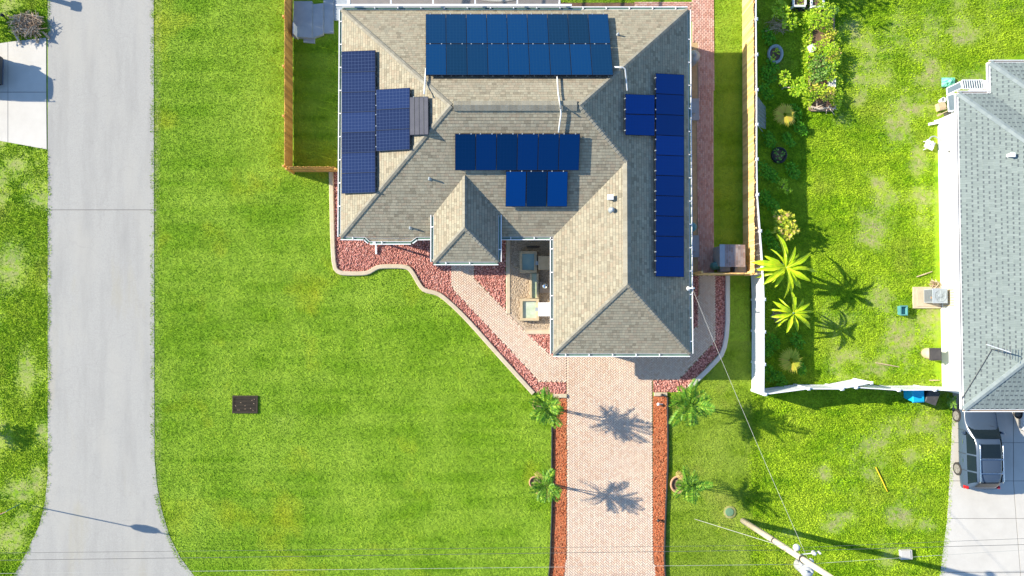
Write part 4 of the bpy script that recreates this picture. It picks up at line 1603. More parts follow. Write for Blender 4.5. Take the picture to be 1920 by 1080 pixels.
# ================================================================== PLANTS
def leaf_cluster(b, c, r, n, size, rnd, sq=0.7, tlo=0.0, thi=1.0, hang=0.3):
    for _ in range(n):
        while True:
            v = V3((rnd.uniform(-1, 1), rnd.uniform(-1, 1), rnd.uniform(-1, 1)))
            if .1 < v.length <= 1:
                break
        rad = v.length ** .5
        v = v.normalized() * rad
        p = V3(c) + V3((v.x * r, v.y * r, v.z * r * sq))
        d = V3((v.x + rnd.uniform(-.6, .6), v.y + rnd.uniform(-.6, .6), rnd.uniform(-hang, .5))).normalized()
        s = d.cross(V3((rnd.uniform(-.4, .4), rnd.uniform(-.4, .4), 1))).normalized()
        L_ = size * rnd.uniform(.7, 1.3)
        wd = L_ * .28
        t = tlo + (thi - tlo) * min(1, max(0, rnd.gauss(.5, .28)))
        b.face([p, p + d * L_ * .5 - s * wd, p + d * L_ + V3((0, 0, -.1 * L_)), p + d * L_ * .5 + s * wd], t)


def frond_mesh(name, L_, n, leaf, droop, m, tseed, wd=.035):
    rnd = random.Random(tseed)
    b = MB()
    pts = [V3((L_ * t, 0, L_ * (.75 * t - droop * t * t))) for t in [i / 8 for i in range(9)]]
    b.tube(pts, [.016 * (1 - .75 * i / 8) for i in range(9)], 4, .75)
    for i in range(n):
        t = .22 + .76 * i / n
        p = V3((L_ * t, 0, L_ * (.75 * t - droop * t * t)))
        l = leaf * (math.sin(math.pi * (.12 + .8 * (t - .22) / .78)) ** .7)
        for s in (-1, 1):
            d = V3((.55, s * .9, .25 - .5 * rnd.random())).normalized()
            side = V3((d.y, -d.x, 0)).normalized() * wd
            tone = min(1, max(0, rnd.gauss(.42, .3)))
            b.face([p - side * .5, p + d * l * .45 - side + V3((0, 0, .03)), p + d * l + V3((0, 0, -.25 * l)), p + d * l * .45 + side + V3((0, 0, .03))], tone)
    return b.data(name, m)


M['dry_frond'] = leafmat('dry_frond', [(.2, .12, .04), (.42, .3, .1), (.5, .42, .14)], .7, .1)
FR = [frond_mesh('frond', 1.35, 24, .36, .62, M['palm_leaf'], 3, .022), frond_mesh('frond', 1.1, 20, .32, .85, M['palm_leaf'], 4, .022), frond_mesh('frond', 1.55, 26, .36, .4, M['palm_leaf'], 5, .022)]
DRYF = frond_mesh('dry_frond', 1.15, 16, .3, 1.05, M['dry_frond'], 9, .02)
PALMG = 'small palms along the driveway'


def palm(pot_px, crown_px, hc, label, seed, nf=36, sc=.86):
    rnd = random.Random(seed)
    q = P(*pot_px)
    c = P(crown_px[0], crown_px[1], hc)
    r = empty('palm_tree', (q.x, q.y, 0), label, 'palm', PALMG)
    for k in range(4):
        o = V3((rnd.uniform(-.16, .16), rnd.uniform(-.16, .16), 0))
        e = c + V3((rnd.uniform(-.22, .22), rnd.uniform(-.22, .22), rnd.uniform(-.35, -.1)))
        m = (q + o + e) / 2 + V3((rnd.uniform(-.08, .08), rnd.uniform(-.08, .08), 0))
        b = MB()
        b.tube([q + o, m, e], [.035, .028, .018], 6, .4)
        b.build('trunk', M['old_wood'], r, True)
    for k in range(nf):
        a = 6.28 * k / nf * 1.618 * 3 + rnd.uniform(-.3, .3)
        tier = k / nf
        o = inst('frond', FR[k % 3], r, (c.x + rnd.uniform(-.15, .15), c.y + rnd.uniform(-.15, .15), c.z - .45 + .35 * tier), (rnd.uniform(-.3, .3), -.35 + (-.75) * tier * tier + .2, a), (sc * rnd.uniform(.6, 1.12),) * 3)
    for k in range(rnd.randint(2, 4)):
        inst('dry_frond', DRYF, r, (c.x, c.y, c.z - .5), (rnd.uniform(-.2, .2), rnd.uniform(.1, .35), rnd.uniform(0, 6.28)), (sc * rnd.uniform(.8, 1.0),) * 3)
    return r


palm((1006, 757), (1026, 765), 2.1, 'bushy palm at the mulch end nearest the house on the wide lawn side', 1)
palm((1003, 904), (1025, 913), 2.1, 'bushy palm half over the red mulch strip opposite the palm with bare terracotta ring', 2, 34, .76)
palm((1268, 755), (1293, 757), 2.1, 'widest bushy palm on the small lawn near the house corner', 3, 42, .92)
palm((1269, 906), (1295, 912), 2.0, 'palm standing beside an exposed terracotta ring on the small lawn', 4, 34, .74)


def ring_pot(px, lab, rr_=.48):
    p = P(*px)
    b = MB()
    b.lathe((p.x, p.y, 0), [(rr_ * .9, 0), (rr_, .16), (rr_, .2), (rr_ * .78, .2), (rr_ * .74, .1)], 24)
    o = tag(b.build('planter_ring', M['terracotta'], None, True, (p.x, p.y, 0)), lab, 'planter', 'terracotta rings at the palm feet')
    b = MB()
    b.lathe((p.x, p.y, 0), [(rr_ * .76, .08), (rr_ * .7, .12)], 20)
    b.build('soil', M['soil'], o)


ring_pot((1272, 907), 'open terracotta planter ring beside the palm on the small lawn', .5)
ring_pot((1008, 758), 'terracotta planter ring mostly under the palm nearest the house beside the wide lawn', .3)
ring_pot((1003, 903), 'terracotta planter ring under the palm far down the mulch strip by the wide lawn', .34)
ring_pot((1275, 757), 'terracotta planter ring hidden beneath the widest palm near the house corner', .3)


def banana_leaf(name, L_, wd, droop, seed, m):
    rnd = random.Random(seed)
    b = MB()
    n = 9
    rows = []
    for i in range(n + 1):
        t = i / n
        x, z = L_ * t, L_ * (.62 * t - droop * t * t)
        w_ = wd * (math.sin(math.pi * min(1, .08 + .9 * t)) ** .6) * rnd.uniform(.72, 1.2) if t < .99 else .01
        if t < .2:
            w_ = .03 + (w_ - .03) * t / .2
        rows.append([V3((x, -w_, z + w_ * .35)), V3((x, 0, z)), V3((x, w_, z + w_ * .35))])
    for i in range(n):
        for k in (0, 1):
            t = min(1, max(0, .5 + .3 * (k - .5) + rnd.uniform(-.2, .2)))
            b.face([rows[i][k], rows[i + 1][k], rows[i + 1][k + 1], rows[i][k + 1]], t)
    b.tube([r_[1] + V3((0, 0, .01)) for r_ in rows], [.022 * (1 - .8 * i / n) for i in range(n + 1)], 4, 1.0)
    return b.data(name, m)


BL = [banana_leaf('leaf', 1.55, .14, .62, 1, M['banana_leaf']), banana_leaf('leaf', 1.25, .12, .5, 2, M['banana_leaf']), banana_leaf('leaf', 1.45, .085, .85, 3, M['banana_leaf'])]


def banana(base, crown, hc, label, angs, seed, sc=1.0):
    rnd = random.Random(seed)
    q, c = P(*base), P(crown[0], crown[1], hc)
    r = empty('banana_plant', (q.x, q.y, 0), label, 'banana plant', 'banana plants behind the white fence')
    b = MB()
    b.tube([q, (q + c) / 2, c], [.1, .08, .05], 8, .2)
    b.build('trunk', M['valve_green'], r, True)
    for k, (a, s) in enumerate(angs):
        inst('leaf', BL[k % 3], r, (c.x, c.y, c.z - .12 + rnd.uniform(-.1, .1)), (rnd.uniform(-.3, .3), rnd.uniform(-.15, .25), R(a)), (sc * s,) * 3)


banana((1466, 492), (1475, 502), 2.2, 'largest banana plant with long yellow green leaves just over the white fence', [(170, .95), (185, 1.0), (200, .9), (215, .85), (150, .85), (95, .75), (100, 1.0), (70, .8), (270, .9), (275, .6), (35, .95), (20, .8), (310, .75), (330, .9), (355, 1.0), (285, .75), (240, .8), (120, .7), (60, .6), (5, .7), (225, .6), (300, .6), (160, .6), (45, .7)], 5, 1.2)
banana((1478, 582), (1488, 587), 1.8, 'second smaller banana plant between the largest banana and the fan palm', [(95, .8), (75, .7), (170, .85), (190, .75), (30, .8), (5, .9), (320, .85), (250, .9), (225, .8), (150, .8), (345, .8), (130, .7), (50, .7), (285, .8), (205, .7)], 6, 1.0)


def fan_palm(base, r_, label, seed, tlo=0, half=True):
    rnd = random.Random(seed)
    q = P(*base)
    r = empty('fan_palm', (q.x, q.y, 0), label, 'fan palm')
    b = MB()
    b.tube([q, q + V3((0, 0, .45))], [.06, .04], 6)
    b.build('trunk', M['old_wood'], r)
    for k in range(5):
        b = MB()
        a0 = k * 1.26 + rnd.uniform(-.2, .2)
        c = q + V3((.12 * math.cos(a0), .12 * math.sin(a0), .55 + .08 * k))
        for i in range(13):
            a = a0 + (i - 6) * .2
            d = V3((math.cos(a), math.sin(a), .1 - .03 * abs(i - 6)))
            s = V3((-math.sin(a), math.cos(a), 0)) * .045
            l = r_ * rnd.uniform(.8, 1.1)
            t = tlo + (1 - tlo) * min(1, max(0, (.35 if k < 2 else .55) + rnd.uniform(-.2, .25)))
            b.face([c, c + d * l * .6 - s, c + d * l + V3((0, 0, -.12)), c + d * l * .6 + s], t)
        b.tube([q + V3((0, 0, .4)), c], .014, 4, .5)
        b.build('fan_leaf', M['fan_leaf'], r)


fan_palm((1474, 674), .62, 'small yellowing fan palm near the white fence corner', 1, .1)
fan_palm((1463, 222), .6, 'brown and yellow drying fan palm beside the grey lattice', 2, .45)


def shrub(name, base, h, clusters, m, label, cat, group=None, seed=1, leaf=.16, n=60, stem=True, tr=(0, 1), sq=.7):
    rnd = random.Random(seed)
    q = P(*base)
    r = empty(name, (q.x, q.y, 0), label, cat, group)
    b = MB()
    s = MB()
    for (px, py, rad) in clusters:
        c = P(px, py, h * rnd.uniform(.8, 1.05))
        rw = rad / 34.0
        leaf_cluster(b, c, rw, int(n * (rw / .4) ** 1.6) + 12, leaf, rnd, sq, tr[0], tr[1])
        s.tube([q + V3((rnd.uniform(-.04, .04), rnd.uniform(-.04, .04), 0)), (q + c) / 2 + V3((0, 0, .1)), c], [.022, .016, .01], 5)
    b.build('crown', m, r)
    if stem:
        s.build('stem', M['old_wood'], r)
    return r


SHG = 'yellow green shrubs in the neighbour yard'
shrub('shrub', (1458, 20), .8, [(1462, 14, 11), (1470, 22, 9), (1456, 24, 7)], M['lime_leaf'], 'lime green shrub closest to the top white post of the fence', 'shrub', SHG, 1)
shrub('shrub', (1476, 40), .7, [(1482, 34, 8), (1490, 42, 8), (1476, 46, 7), (1486, 48, 5)], M['lime_leaf'], 'lime shrub above the brush and left of the vegetable bed, beneath a similar one', 'shrub', SHG, 2)
shrub('young_tree', (1462, 160), 1.5, [(1471, 140, 8), (1477, 150, 7), (1468, 154, 6)], M['lime_leaf'], 'small upright tree with thin lime crown nearer the fence posts', 'tree', None, 3, .14, 70)
t_ = shrub('young_tree', (1468, 165), 1.9, [(1497, 160, 11), (1503, 168, 9), (1491, 170, 9), (1500, 154, 7)], M['lime_leaf'], 'small leaning tree with pale thin trunk and round lime crown by the vegetable bed', 'tree', None, 4, .15, 110, False)
q, c = P(1470, 164, .3), P(1496, 164, 1.7)
b = MB()
b.tube([q - V3((0, 0, .3)), q, (q + c) / 2, c], [.035, .03, .025, .02], 6)
b.build('trunk', M['pole_wood'], t_)
shrub('shrub', (1466, 352), .5, [(1467, 348, 7), (1470, 343, 5), (1478, 358, 4)], M['lime_leaf'], 'low lime plant between the black planter and the croton', 'shrub', SHG, 5)
shrub('croton', (1464, 424), 1.1, [(1464, 405, 9), (1475, 412, 12), (1470, 424, 12), (1482, 430, 9), (1478, 440, 7), (1461, 436, 7), (1490, 432, 5)], M['croton_leaf'], 'croton shrub with yellow, green and pinkish leaves by the white fence', 'shrub', None, 6, .2, 70)
shrub('shrub', (1786, 752), .5, [(1783, 748, 5), (1788, 756, 4)], M['green_leaf'], 'small spiky plant between the black bin and the house corner', 'shrub', None, 7, .22, 30)

# vegetable bed
bed = empty('vegetable_bed', tuple(P(1540, 110)), 'long raised vegetable bed of brown soil framed with weathered boards', 'garden bed')
b = MB()
b.prism(poly([(1519, 18), (1562, 18), (1562, 206), (1519, 206)]), -.02, .1)
b.build('soil', M['soil'], bed)
for a, c in (((1518, 16), (1518, 207)), ((1563, 16), (1563, 207)), ((1520, 207), (1561, 207)), ((1520, 16), (1561, 16))):
    beam(P(*a, .1), P(*c, .1), .09, bed, 'board', M['old_wood'])
VG = 'leafy plants in the vegetable bed'
for i, (x, y, rad, h, mt, lab) in enumerate((
        (1540, 28, 16, .9, 'lime_leaf', 'tallest lime green plant at the bed end by the white frames'), (1518, 32, 9, .5, 'lime_leaf', 'lime tuft hanging over the bed edge near the black netting'),
        (1558, 24, 8, .6, 'green_leaf', 'dark green plant at the bed corner beside the white frames'), (1548, 48, 7, .4, 'lime_leaf', 'small broad leaved plant just above the bare soil'),
        (1555, 64, 8, .4, 'croton_leaf', 'yellowish sprigs over the bare brown soil'), (1538, 92, 11, .5, 'lime_leaf', 'feathery pale green plant below the bare soil'),
        (1558, 92, 8, .7, 'lime_leaf', 'lime plant over the bed edge beside the feathery one'), (1562, 104, 8, .6, 'croton_leaf', 'golden topped plant leaning out of the bed toward the open grass'),
        (1535, 118, 11, .5, 'green_leaf', 'dense green leafy plant in the middle of the bed nearest the paler ones'), (1548, 132, 11, .5, 'green_leaf', 'dense green leafy plant above the white wire rack'),
        (1534, 142, 9, .45, 'green_leaf', 'low green plant beside the dark gap in the bed'), (1560, 122, 8, .6, 'lime_leaf', 'lime plant hanging over the bed boards above the wire rack'),
        (1559, 142, 6, .5, 'lime_leaf', 'small lime plant touching the white wire rack'), (1529, 164, 5, .4, 'croton_leaf', 'small yellow plant on the soil below the dark gap'),
        (1543, 168, 6, .4, 'lime_leaf', 'small lime plant next to the brightest yellow one'), (1553, 176, 8, .7, 'croton_leaf', 'brightest yellow plant near the dead branch'),
        (1527, 180, 6, .5, 'lime_leaf', 'lime plant at the fence side corner above the dead branch'))):
    shrub('vegetable_plant', (x, y), h, [(x, y, rad * 1.25), (x + rad * .8, y - rad * .7, rad * .85), (x - rad * .7, y + rad * .7, rad * .85)], M[mt], lab, 'plant', VG, 40 + i, .12, 120)
rnd = random.Random(70)
b = MB()
for (x, y, rad) in ((1513, 30, 5), (1514, 60, 6), (1512, 78, 6), (1512, 100, 6), (1512, 120, 6), (1513, 140, 7), (1512, 168, 6), (1512, 190, 6), (1568, 70, 6), (1569, 110, 5), (1570, 150, 6), (1570, 175, 6), (1567, 195, 6)):
    for ox, oy, k in ((0, 0, 1.3), (2, 7, 1.1), (-3, -6, 1.1), (3, -3, 1)):
        leaf_cluster(b, P(x + ox, y + oy, .14), rad * k / 34, 50, .12, rnd)
b2 = MB()
for (x, y, rad) in ((1440, 140, 9), (1436, 172, 8), (1432, 318, 9), (1448, 330, 7), (1436, 372, 8), (1450, 388, 8), (1440, 448, 8), (1450, 462, 7), (1448, 640, 9), (1436, 655, 7), (1442, 700, 9), (1462, 712, 7), (1495, 640, 8), (1490, 210, 7), (1500, 240, 7), (1486, 320, 8), (1442, 262, 8), (1478, 262, 6), (1440, 70, 8), (1448, 122, 6), (1500, 690, 7)):
    for ox, oy, k in ((0, 0, 1.2), (5, 6, .9), (-3, -7, .9)):
        leaf_cluster(b2, P(x + ox, y + oy, .16), rad * k / 34, 46, .15, rnd, .6)
tag(b2.build('weeds', M['strip_leaf']), 'low leafy ground plants in the shade along the white fence', 'weeds', kind='stuff')
tag(b.build('weeds', M['lime_leaf']), 'lime green weeds along both long boards of the vegetable bed', 'weeds', kind='stuff')
p = P(1523, 90, .4)
def pot(b):
    b.box((p.x, p.y, .18), (.3, .34, .36), .5)
    b.box((p.x, p.y, .37), (.36, .4, .04), .5)
simple('white_pot', pot, M['white_plastic'], 'white square pot at the edge of the vegetable bed', 'pot')
def rack(b):
    a, c = P(1548, 151), P(1562, 166)
    for k in range(6):
        t = k / 5
        b.tube([(a.x + (c.x - a.x) * t, a.y, .3), (a.x + (c.x - a.x) * t, c.y, .3)], .015, 4)
        b.tube([(a.x, a.y + (c.y - a.y) * t, .31), (c.x, a.y + (c.y - a.y) * t, .31)], .015, 4)
    for x, y in ((a.x, a.y), (c.x, a.y), (a.x, c.y), (c.x, c.y)):
        b.tube([(x, y, 0), (x, y, .3)], .015, 4)
simple('wire_rack', rack, M['white_plastic'], 'white wire rack standing among the vegetable plants', 'rack')
def branch(b):
    rnd = random.Random(5)
    a, c = P(1520, 200, .25), P(1570, 205, .2)
    b.tube([a, a + V3((.5, -.15, .05)), a + V3((1.0, -.05, 0)), c], [.06, .05, .04, .015], 6)
    for k in range(12):
        s = a + (c - a) * rnd.uniform(.05, .95)
        b.tube([s, s + V3((rnd.uniform(-.2, .25), rnd.uniform(-.4, .3), rnd.uniform(-.02, .25)))], [.03, .008], 5)
simple('dead_branch', branch, M['pole_wood'], 'bleached dead branch lying across the end of the vegetable bed', 'branch')
for i, (x0, x1, y1, lab) in enumerate(((1488, 1510, 11, 'white box frame nearest the fence'), (1522, 1544, 12, 'white box frame at the head of the vegetable bed'))):
    fr = empty('raised_box', tuple(P((x0 + x1) / 2, 0)), lab + ' partly out of sight', 'planter frame', 'white frames at the top of the yard')
    a, c = P(x0, y1, .45), P(x1, y1 - 30, .45)
    for u, v in (((a.x, a.y), (c.x, a.y)), ((a.x, c.y), (c.x, c.y)), ((a.x, a.y + .06), (a.x, c.y - .06)), ((c.x, a.y + .06), (c.x, c.y - .06))):
        beam(V3((*u, .42)), V3((*v, .42)), .1, fr, 'side_board', M['white_plastic'])
    for u in ((a.x, a.y), (c.x, a.y), (a.x, c.y), (c.x, c.y)):
        b = MB()
        b.box((u[0], u[1], .185), (.08, .08, .37))
        b.build('leg', M['white_plastic'], fr)
    b = MB()
    b.box(((a.x + c.x) / 2, (a.y + c.y) / 2, .36), (c.x - a.x - .12, c.y - a.y - .12, .06))
    b.build('soil', M['soil'], fr)
    shrub('seedlings', ((x0 + x1) / 2, y1 - 10), .5, [((x0 + x1) / 2, y1 - 8, 6), ((x0 + x1) / 2 + 3, y1 - 14, 5)], M['lime_leaf'], 'green seedlings growing in the ' + lab, 'seedlings', None, 90 + i, .1, 50, False)
p = P(1497, 17)
def netting(b):
    rnd = random.Random(8)
    for k in range(60):
        a = V3((p.x + rnd.uniform(-.45, .5), p.y + rnd.uniform(-.2, .25), rnd.uniform(.02, .25)))
        b.face([a, a + V3((rnd.uniform(.05, .2), rnd.uniform(-.1, .1), rnd.uniform(-.05, .05))), a + V3((rnd.uniform(-.1, .1), rnd.uniform(.05, .2), .02))])
simple('netting', netting, M['black_iron'], 'crumpled black garden netting beside the white box frames', 'netting')


def round_planter(px, r_, m, label, sy=1.0, n=2, seed=3):
    p = P(*px)
    b = MB()
    b.lathe((p.x, p.y, 0), [(r_, 0), (r_ * 1.05, .12), (r_ * .98, .24), (r_ * .8, .25), (r_ * .72, .12)], 22, sy=sy)
    o = tag(b.build('round_planter', m, None, True, (p.x, p.y, 0)), label, 'planter')
    b = MB()
    b.lathe((p.x, p.y, 0), [(r_ * .75, .1), (r_ * .6, .15), (.02, .17)], 18, sy=sy)
    b.build('soil', M['soil'], o)
    return p


p = round_planter((1452, 103), .42, M['grey_metal'], 'grey oval tyre planter of dark soil close to the fence', 1.25)
shrub('sprout', (1455, 98), .4, [(1457, 97, 4), (1450, 108, 3)], M['lime_leaf'], 'lone yellow sprout in the grey tyre planter', 'plant', None, 11, .14, 24, False)
p = round_planter((1459, 292), .42, M['black_iron'], 'black round planter with three small plants near the fence', 1.05)
shrub('seedling', (1457, 284), .35, [(1458, 284, 4), (1466, 288, 3), (1459, 299, 3)], M['green_leaf'], 'sparse seedlings in the black round planter', 'plant', None, 12, .14, 20, False)
# lattice
lt = empty('lattice_panel', tuple(P(1424, 210)), 'grey garden lattice panel leaning on the white fence', 'lattice')
b = MB()
la, lb = P(1421, 182, 1.3), P(1421, 236, 1.3)
o_ = P(1441, 210)
for k in range(9):
    t = k / 8
    y = la.y + (lb.y - la.y) * t
    b.tube([(la.x, y, 1.3), (o_.x + .2 * math.sin(math.pi * t) - .35, y, .04)], .018, 4)
    z = 1.25 - 1.2 * t
    x = la.x + (o_.x - .2 - la.x) * t
    b.tube([(x, la.y - .15 * t, z), (x, lb.y + .15 * t, z)], .018, 4)
b.build('slats', M['grey_metal'], lt)
lt.children[0]['kind'] = 'stuff'


def twig_pile(name, c, rx, ry, h, n, m, label, seed, cat='brush pile', lmin=.4, lmax=1.1, thick=.02):
    rnd = random.Random(seed)
    p = P(*c)
    b = MB()
    for _ in range(n):
        a = rnd.uniform(0, 6.28)
        q = V3((p.x + rx * rnd.uniform(-.6, .6), p.y + ry * rnd.uniform(-.6, .6), rnd.uniform(.03, h)))
        l = rnd.uniform(lmin, lmax)
        d = V3((math.cos(a), math.sin(a) * .8, rnd.uniform(-.25, .25))) * l * .5
        q0, q1 = q - d, q + d
        q0.z, q1.z = max(.03, q0.z), max(.03, q1.z)
        q = (q0 + q1) / 2 + V3((0, 0, .06))
        b.tube([q0, q, q1], [thick * rnd.uniform(.5, 1.3), thick, thick * .4], 4, rnd.random())
    return tag(b.build(name, m, None, False, (p.x, p.y, 0)), label, cat)


bp = twig_pile('brush_pile', (56, 50), 1.1, .8, .5, 240, M['dry_branch'], 'pile of dry brown palm fronds and twigs at the road edge', 1)
twig_pile('brush_pile', (1456, 50), .8, .45, .2, 40, M['dry_branch'], 'thin grey brown brush lying between the lime shrubs and the fence', 2, thick=.014)
twig_pile('brush_pile', (1455, 595), .35, .5, .2, 30, M['dry_branch'], 'dead stems lying by the second banana plant', 3, thick=.014, lmax=.7)
twig_pile('brush_pile', (1752, 533), .35, .2, .25, 26, M['dry_branch'], 'dry twigs heaped beside the air conditioner pad', 4, thick=.014, lmax=.6)
for k, (a, c, lab) in enumerate((((27, 62), (38, 82), 'pale sawn log poking out of the brush pile over the concrete'), ((66, 66), (70, 80), 'short dark log end below the brush pile beside the road'), ((80, 60), (92, 72), 'thin log lying from the brush pile onto the road edge'))):
    q0, q1 = P(*a, .15), P(*c, .1)
    def lg(b):
        b.tube([q0, (q0 + q1) / 2 + V3((.02, 0, 0)), q1], [.05, .06, .06], 8)
        b.tube([(q0 + q1) / 2, (q0 + q1) / 2 + V3((.12, .1, .1))], [.025, .012], 5)
    simple('log', lg, M['pole_wood'] if k == 0 else M['dry_branch'], lab, 'log', 'logs by the brush pile')
p = P(14, 34)
def lampy(b):
    b.tube([(p.x, p.y - .15, 0), (p.x, p.y, .3)], .03, 6)
    b.lathe((p.x, p.y, .28), [(.06, 0), (.08, .05), (.08, .14), (.1, .16), (.02, .2)], 12)
simple('garden_light', lampy, M['black_iron'], 'small black garden light in the shade beside the brush pile', 'garden light')

# trees and shrubs just outside the frame whose shadows fall into it
def tree(name, base, h, rad, m, label, seed, n=420, cat='tree'):
    rnd = random.Random(seed)
    q = P(*base)
    r = empty(name, (q.x, q.y, 0), label, cat)
    b = MB()
    b.tube([q, q + V3((.05, .03, h * .5)), q + V3((0, .05, h * .8))], [.12, .09, .05], 8)
    for k in range(5):
        a = k * 1.26
        b.tube([q + V3((.03, .03, h * .5)), q + V3((rad * .6 * math.cos(a), rad * .6 * math.sin(a), h * .8))], [.05, .02], 6)
    b.build('trunk', M['old_wood'], r)
    b = MB()
    for k in range(9):
        c = q + V3((rnd.uniform(-.6, .6) * rad, rnd.uniform(-.6, .6) * rad, h * rnd.uniform(.65, .95)))
        leaf_cluster(b, c, rad * .5, n // 9, .22, rnd, .8)
    b.build('crown', m, r)


tree('shade_tree', (1418, -52), 4.0, 1.5, M['green_leaf'], 'leafy tree beyond the white box frames casting shade on the yard', 1)
tree('shade_tree', (-70, 22), 2.6, 1.0, M['green_leaf'], 'leafy tree past the concrete driveway casting shade by the brush pile', 2)
tree('bush', (-46, 802), 1.6, .7, M['green_leaf'], 'bush past the grass verge opposite the wide lawn', 3, 300, 'bush')
p = P(60, -12)
def shadow_post_shape(b):
    b.box((p.x, p.y, .62), (.22, .22, 1.24))
    b.box((p.x, p.y, 1.34), (.24, .5, .2))
    b.lathe((p.x, p.y, 1.4), [(.1, 0), (.09, .06), (.05, .1)], 12, sy=2.4)
simple('shadow_post', shadow_post_shape, M['black_iron'], 'unseen dark post by the road, shaped for the shadow it casts', 'shadow_post')  # unseen post added to throw the rounded shadow at the road edge

# ================================================================== NEIGHBOUR HOUSE
random.seed(5)
NS, NEH = 0.36, 2.75
aW, aN, aS = P(1802, 470, NEH).x, P(1850, 175, NEH).y, P(1850, 767.5, NEH).y
bW, bN = P(1857, 140, NEH).x, P(1890, 117, NEH).y
XR = aW + 15.0
nh = empty('neighbour_house', (aW + 6, (aN + aS) / 2, 0), 'white walled house with grey green shingle roof and a rooftop antenna', 'house')
ha = (aN - aS) / 2
aNW, aSW = V3((aW, aN, NEH)), V3((aW, aS, NEH))
aR = V3((aW + ha, (aN + aS) / 2, NEH + NS * ha))
aR2 = V3((XR, aR.y, aR.z))
IC = V3((bW, aN, NEH))
bNW = V3((bW, bN, NEH))
# block B shares the far ridge line; valley from the inner corner up to the ridge of A's north plane
top = aR.z
tt = (top - NEH) / NS
Vt = IC + V3((tt, -tt, NS * tt))
Bt = bNW + V3((tt, -tt, NS * tt))
deck = MB()
deck.face([aSW, V3((XR, aS, NEH)), aR2, aR])
deck.face([aNW, aSW, aR])
deck.face([IC, aNW, aR, Vt])
deck.face([bNW, IC, Vt, Bt])
deck.face([V3((XR, bN, NEH)), bNW, Bt, V3((XR, Bt.y, top))])
deck.face([aR, aR2, V3((XR, Bt.y, top)), Bt, Vt])
deck.face([V3((p.x, p.y, NEH - .02)) for p in (aNW, IC, bNW, V3((XR, bN, 0)), V3((XR, aS, 0)), aSW)])
ndk = deck.build('roof', M['grey_deck'], nh)
lim = aW + 8.5
b = MB()
nW, nS, nN = (NS, 0, NEH - NS * aW), (0, NS, NEH - NS * aS), (0, -NS, NEH + NS * aN)
nBW, nBN = (NS, 0, NEH - NS * bW), (0, -NS, NEH + NS * bN)
kw = dict(slot=True, expo=.235, thick=.012)
shingle_face(b, [[aNW, aSW, aR]], nW, (1, 0), seed=1, **kw)
L8 = aW + 8.0
shingle_face(b, [[aSW, V3((L8, aS, 0)), V3((L8, aS + 8.0, 0))]], nS, (0, 1), seed=2, **kw)
shingle_face(b, [[IC, aNW, aNW + V3((6, -6, 0)), IC + V3((5, -5, 0))]], nN, (0, -1), seed=3, **kw)
shingle_face(b, [[bNW, IC, IC + V3((4.5, -4.5, 0)), bNW + V3((4.5, -4.5, 0))]], nBW, (1, 0), seed=4, **kw)
shingle_face(b, [[bNW, bNW + V3((5, -5, 0)), V3((bW + 5, bN, 0))]], nBN, (0, -1), seed=5, **kw)
tag(b.build('shingle', M['grey_shingle'], ndk), kind='stuff')
M['grey_cap'] = mat('grey_cap', (.26, .3, .29), (.21, .25, .25), 4, .92, tones=[(.2, .24, .24), (.3, .34, .33)], tone_mix=.5)
b = MB()
for p, q in ((aNW, aR), (aSW, aR), (bNW, Bt)):
    caps(b, p, q, NS * .7071, .15)
tag(b.build('ridge_cap', M['grey_cap'], ndk), kind='stuff')
b = MB()
NO = .62
b.prism([(aW + NO, aN - NO), (aW + NO, aS + NO), (XR - .5, aS + NO), (XR - .5, bN - NO), (bW + NO, bN - NO), (bW + NO, aN - NO)], 0, NEH - .1)
b.build('wall', M['stucco_white'], nh)
for p, q in ((aNW, aSW), (aSW, V3((XR, aS, NEH))), (V3((bW, aN, NEH)), aNW), (bNW, IC), (V3((XR, bN, NEH)), bNW)):
    d, n = offs(p, q, 1)
    f = MB()
    z0, z1 = V3((0, 0, -.18)), V3((0, 0, 0))
    f.hull8([p + z0, q + z0, q + n * .03 + z0, p + n * .03 + z0], [p + z1, q + z1, q + n * .03 + z1, p + n * .03 + z1])
    f.build('fascia', M['white_paint'], nh)
    g = MB()
    e = d * .0
    g.hull8([p - e + n * .031 + z0 * .7, q + e + n * .031 + z0 * .7, q + e + n * .1 + z0 * .7, p - e + n * .1 + z0 * .7], [p - e + n * .031 + z0 * .4, q + e + n * .031 + z0 * .4, q + e + n * .1 + z0 * .4, p - e + n * .1 + z0 * .4], mi=1)
    g.hull8([p - e + n * .1 + z0 * .7, q + e + n * .1 + z0 * .7, q + e + n * .135 + z0 * .7, p - e + n * .135 + z0 * .7], [p - e + n * .1, q + e + n * .1, q + e + n * .135, p - e + n * .135])
    g.build('gutter', [M['white_paint'], M['old_wood']], nh)
# wall fittings: a slatted vent screen behind the air conditioner, a hose bib, a garage door
wx = aW + NO
pv = P(1776, 558, 1.2)
b = MB()
for k in range(7):
    b.box((wx - .02, pv.y - .42 + .14 * k, .72), (.03, .1, .9))
b.build('vent_slats', M['tan_plastic'], nh)
nh.children[-1]['kind'] = 'stuff'
b = MB()
b.box((wx - .015, P(1768, 280, 1.5).y, 1.0), (.03, .12, .06))
b.tube([(wx, P(1768, 280, 1.5).y, 1.0), (wx - .12, P(1768, 280, 1.5).y, .98)], .02, 6)
b.build('hose_bib', M['dark_metal'], nh)
b = MB()
b.box((wx + 2.9, aS + NO - .02, 1.1), (4.8, .06, 2.1))
b.build('garage_door', M['white_paint'], nh)
p = PP(1892, 292, nW)
b = MB()
b.box((p.x, p.y, p.z + .1), (.2, .16, .24))
b.box((p.x + .02, p.y, p.z + .23), (.26, .22, .03))
b.build('roof_vent', M['white_plastic'], nh)
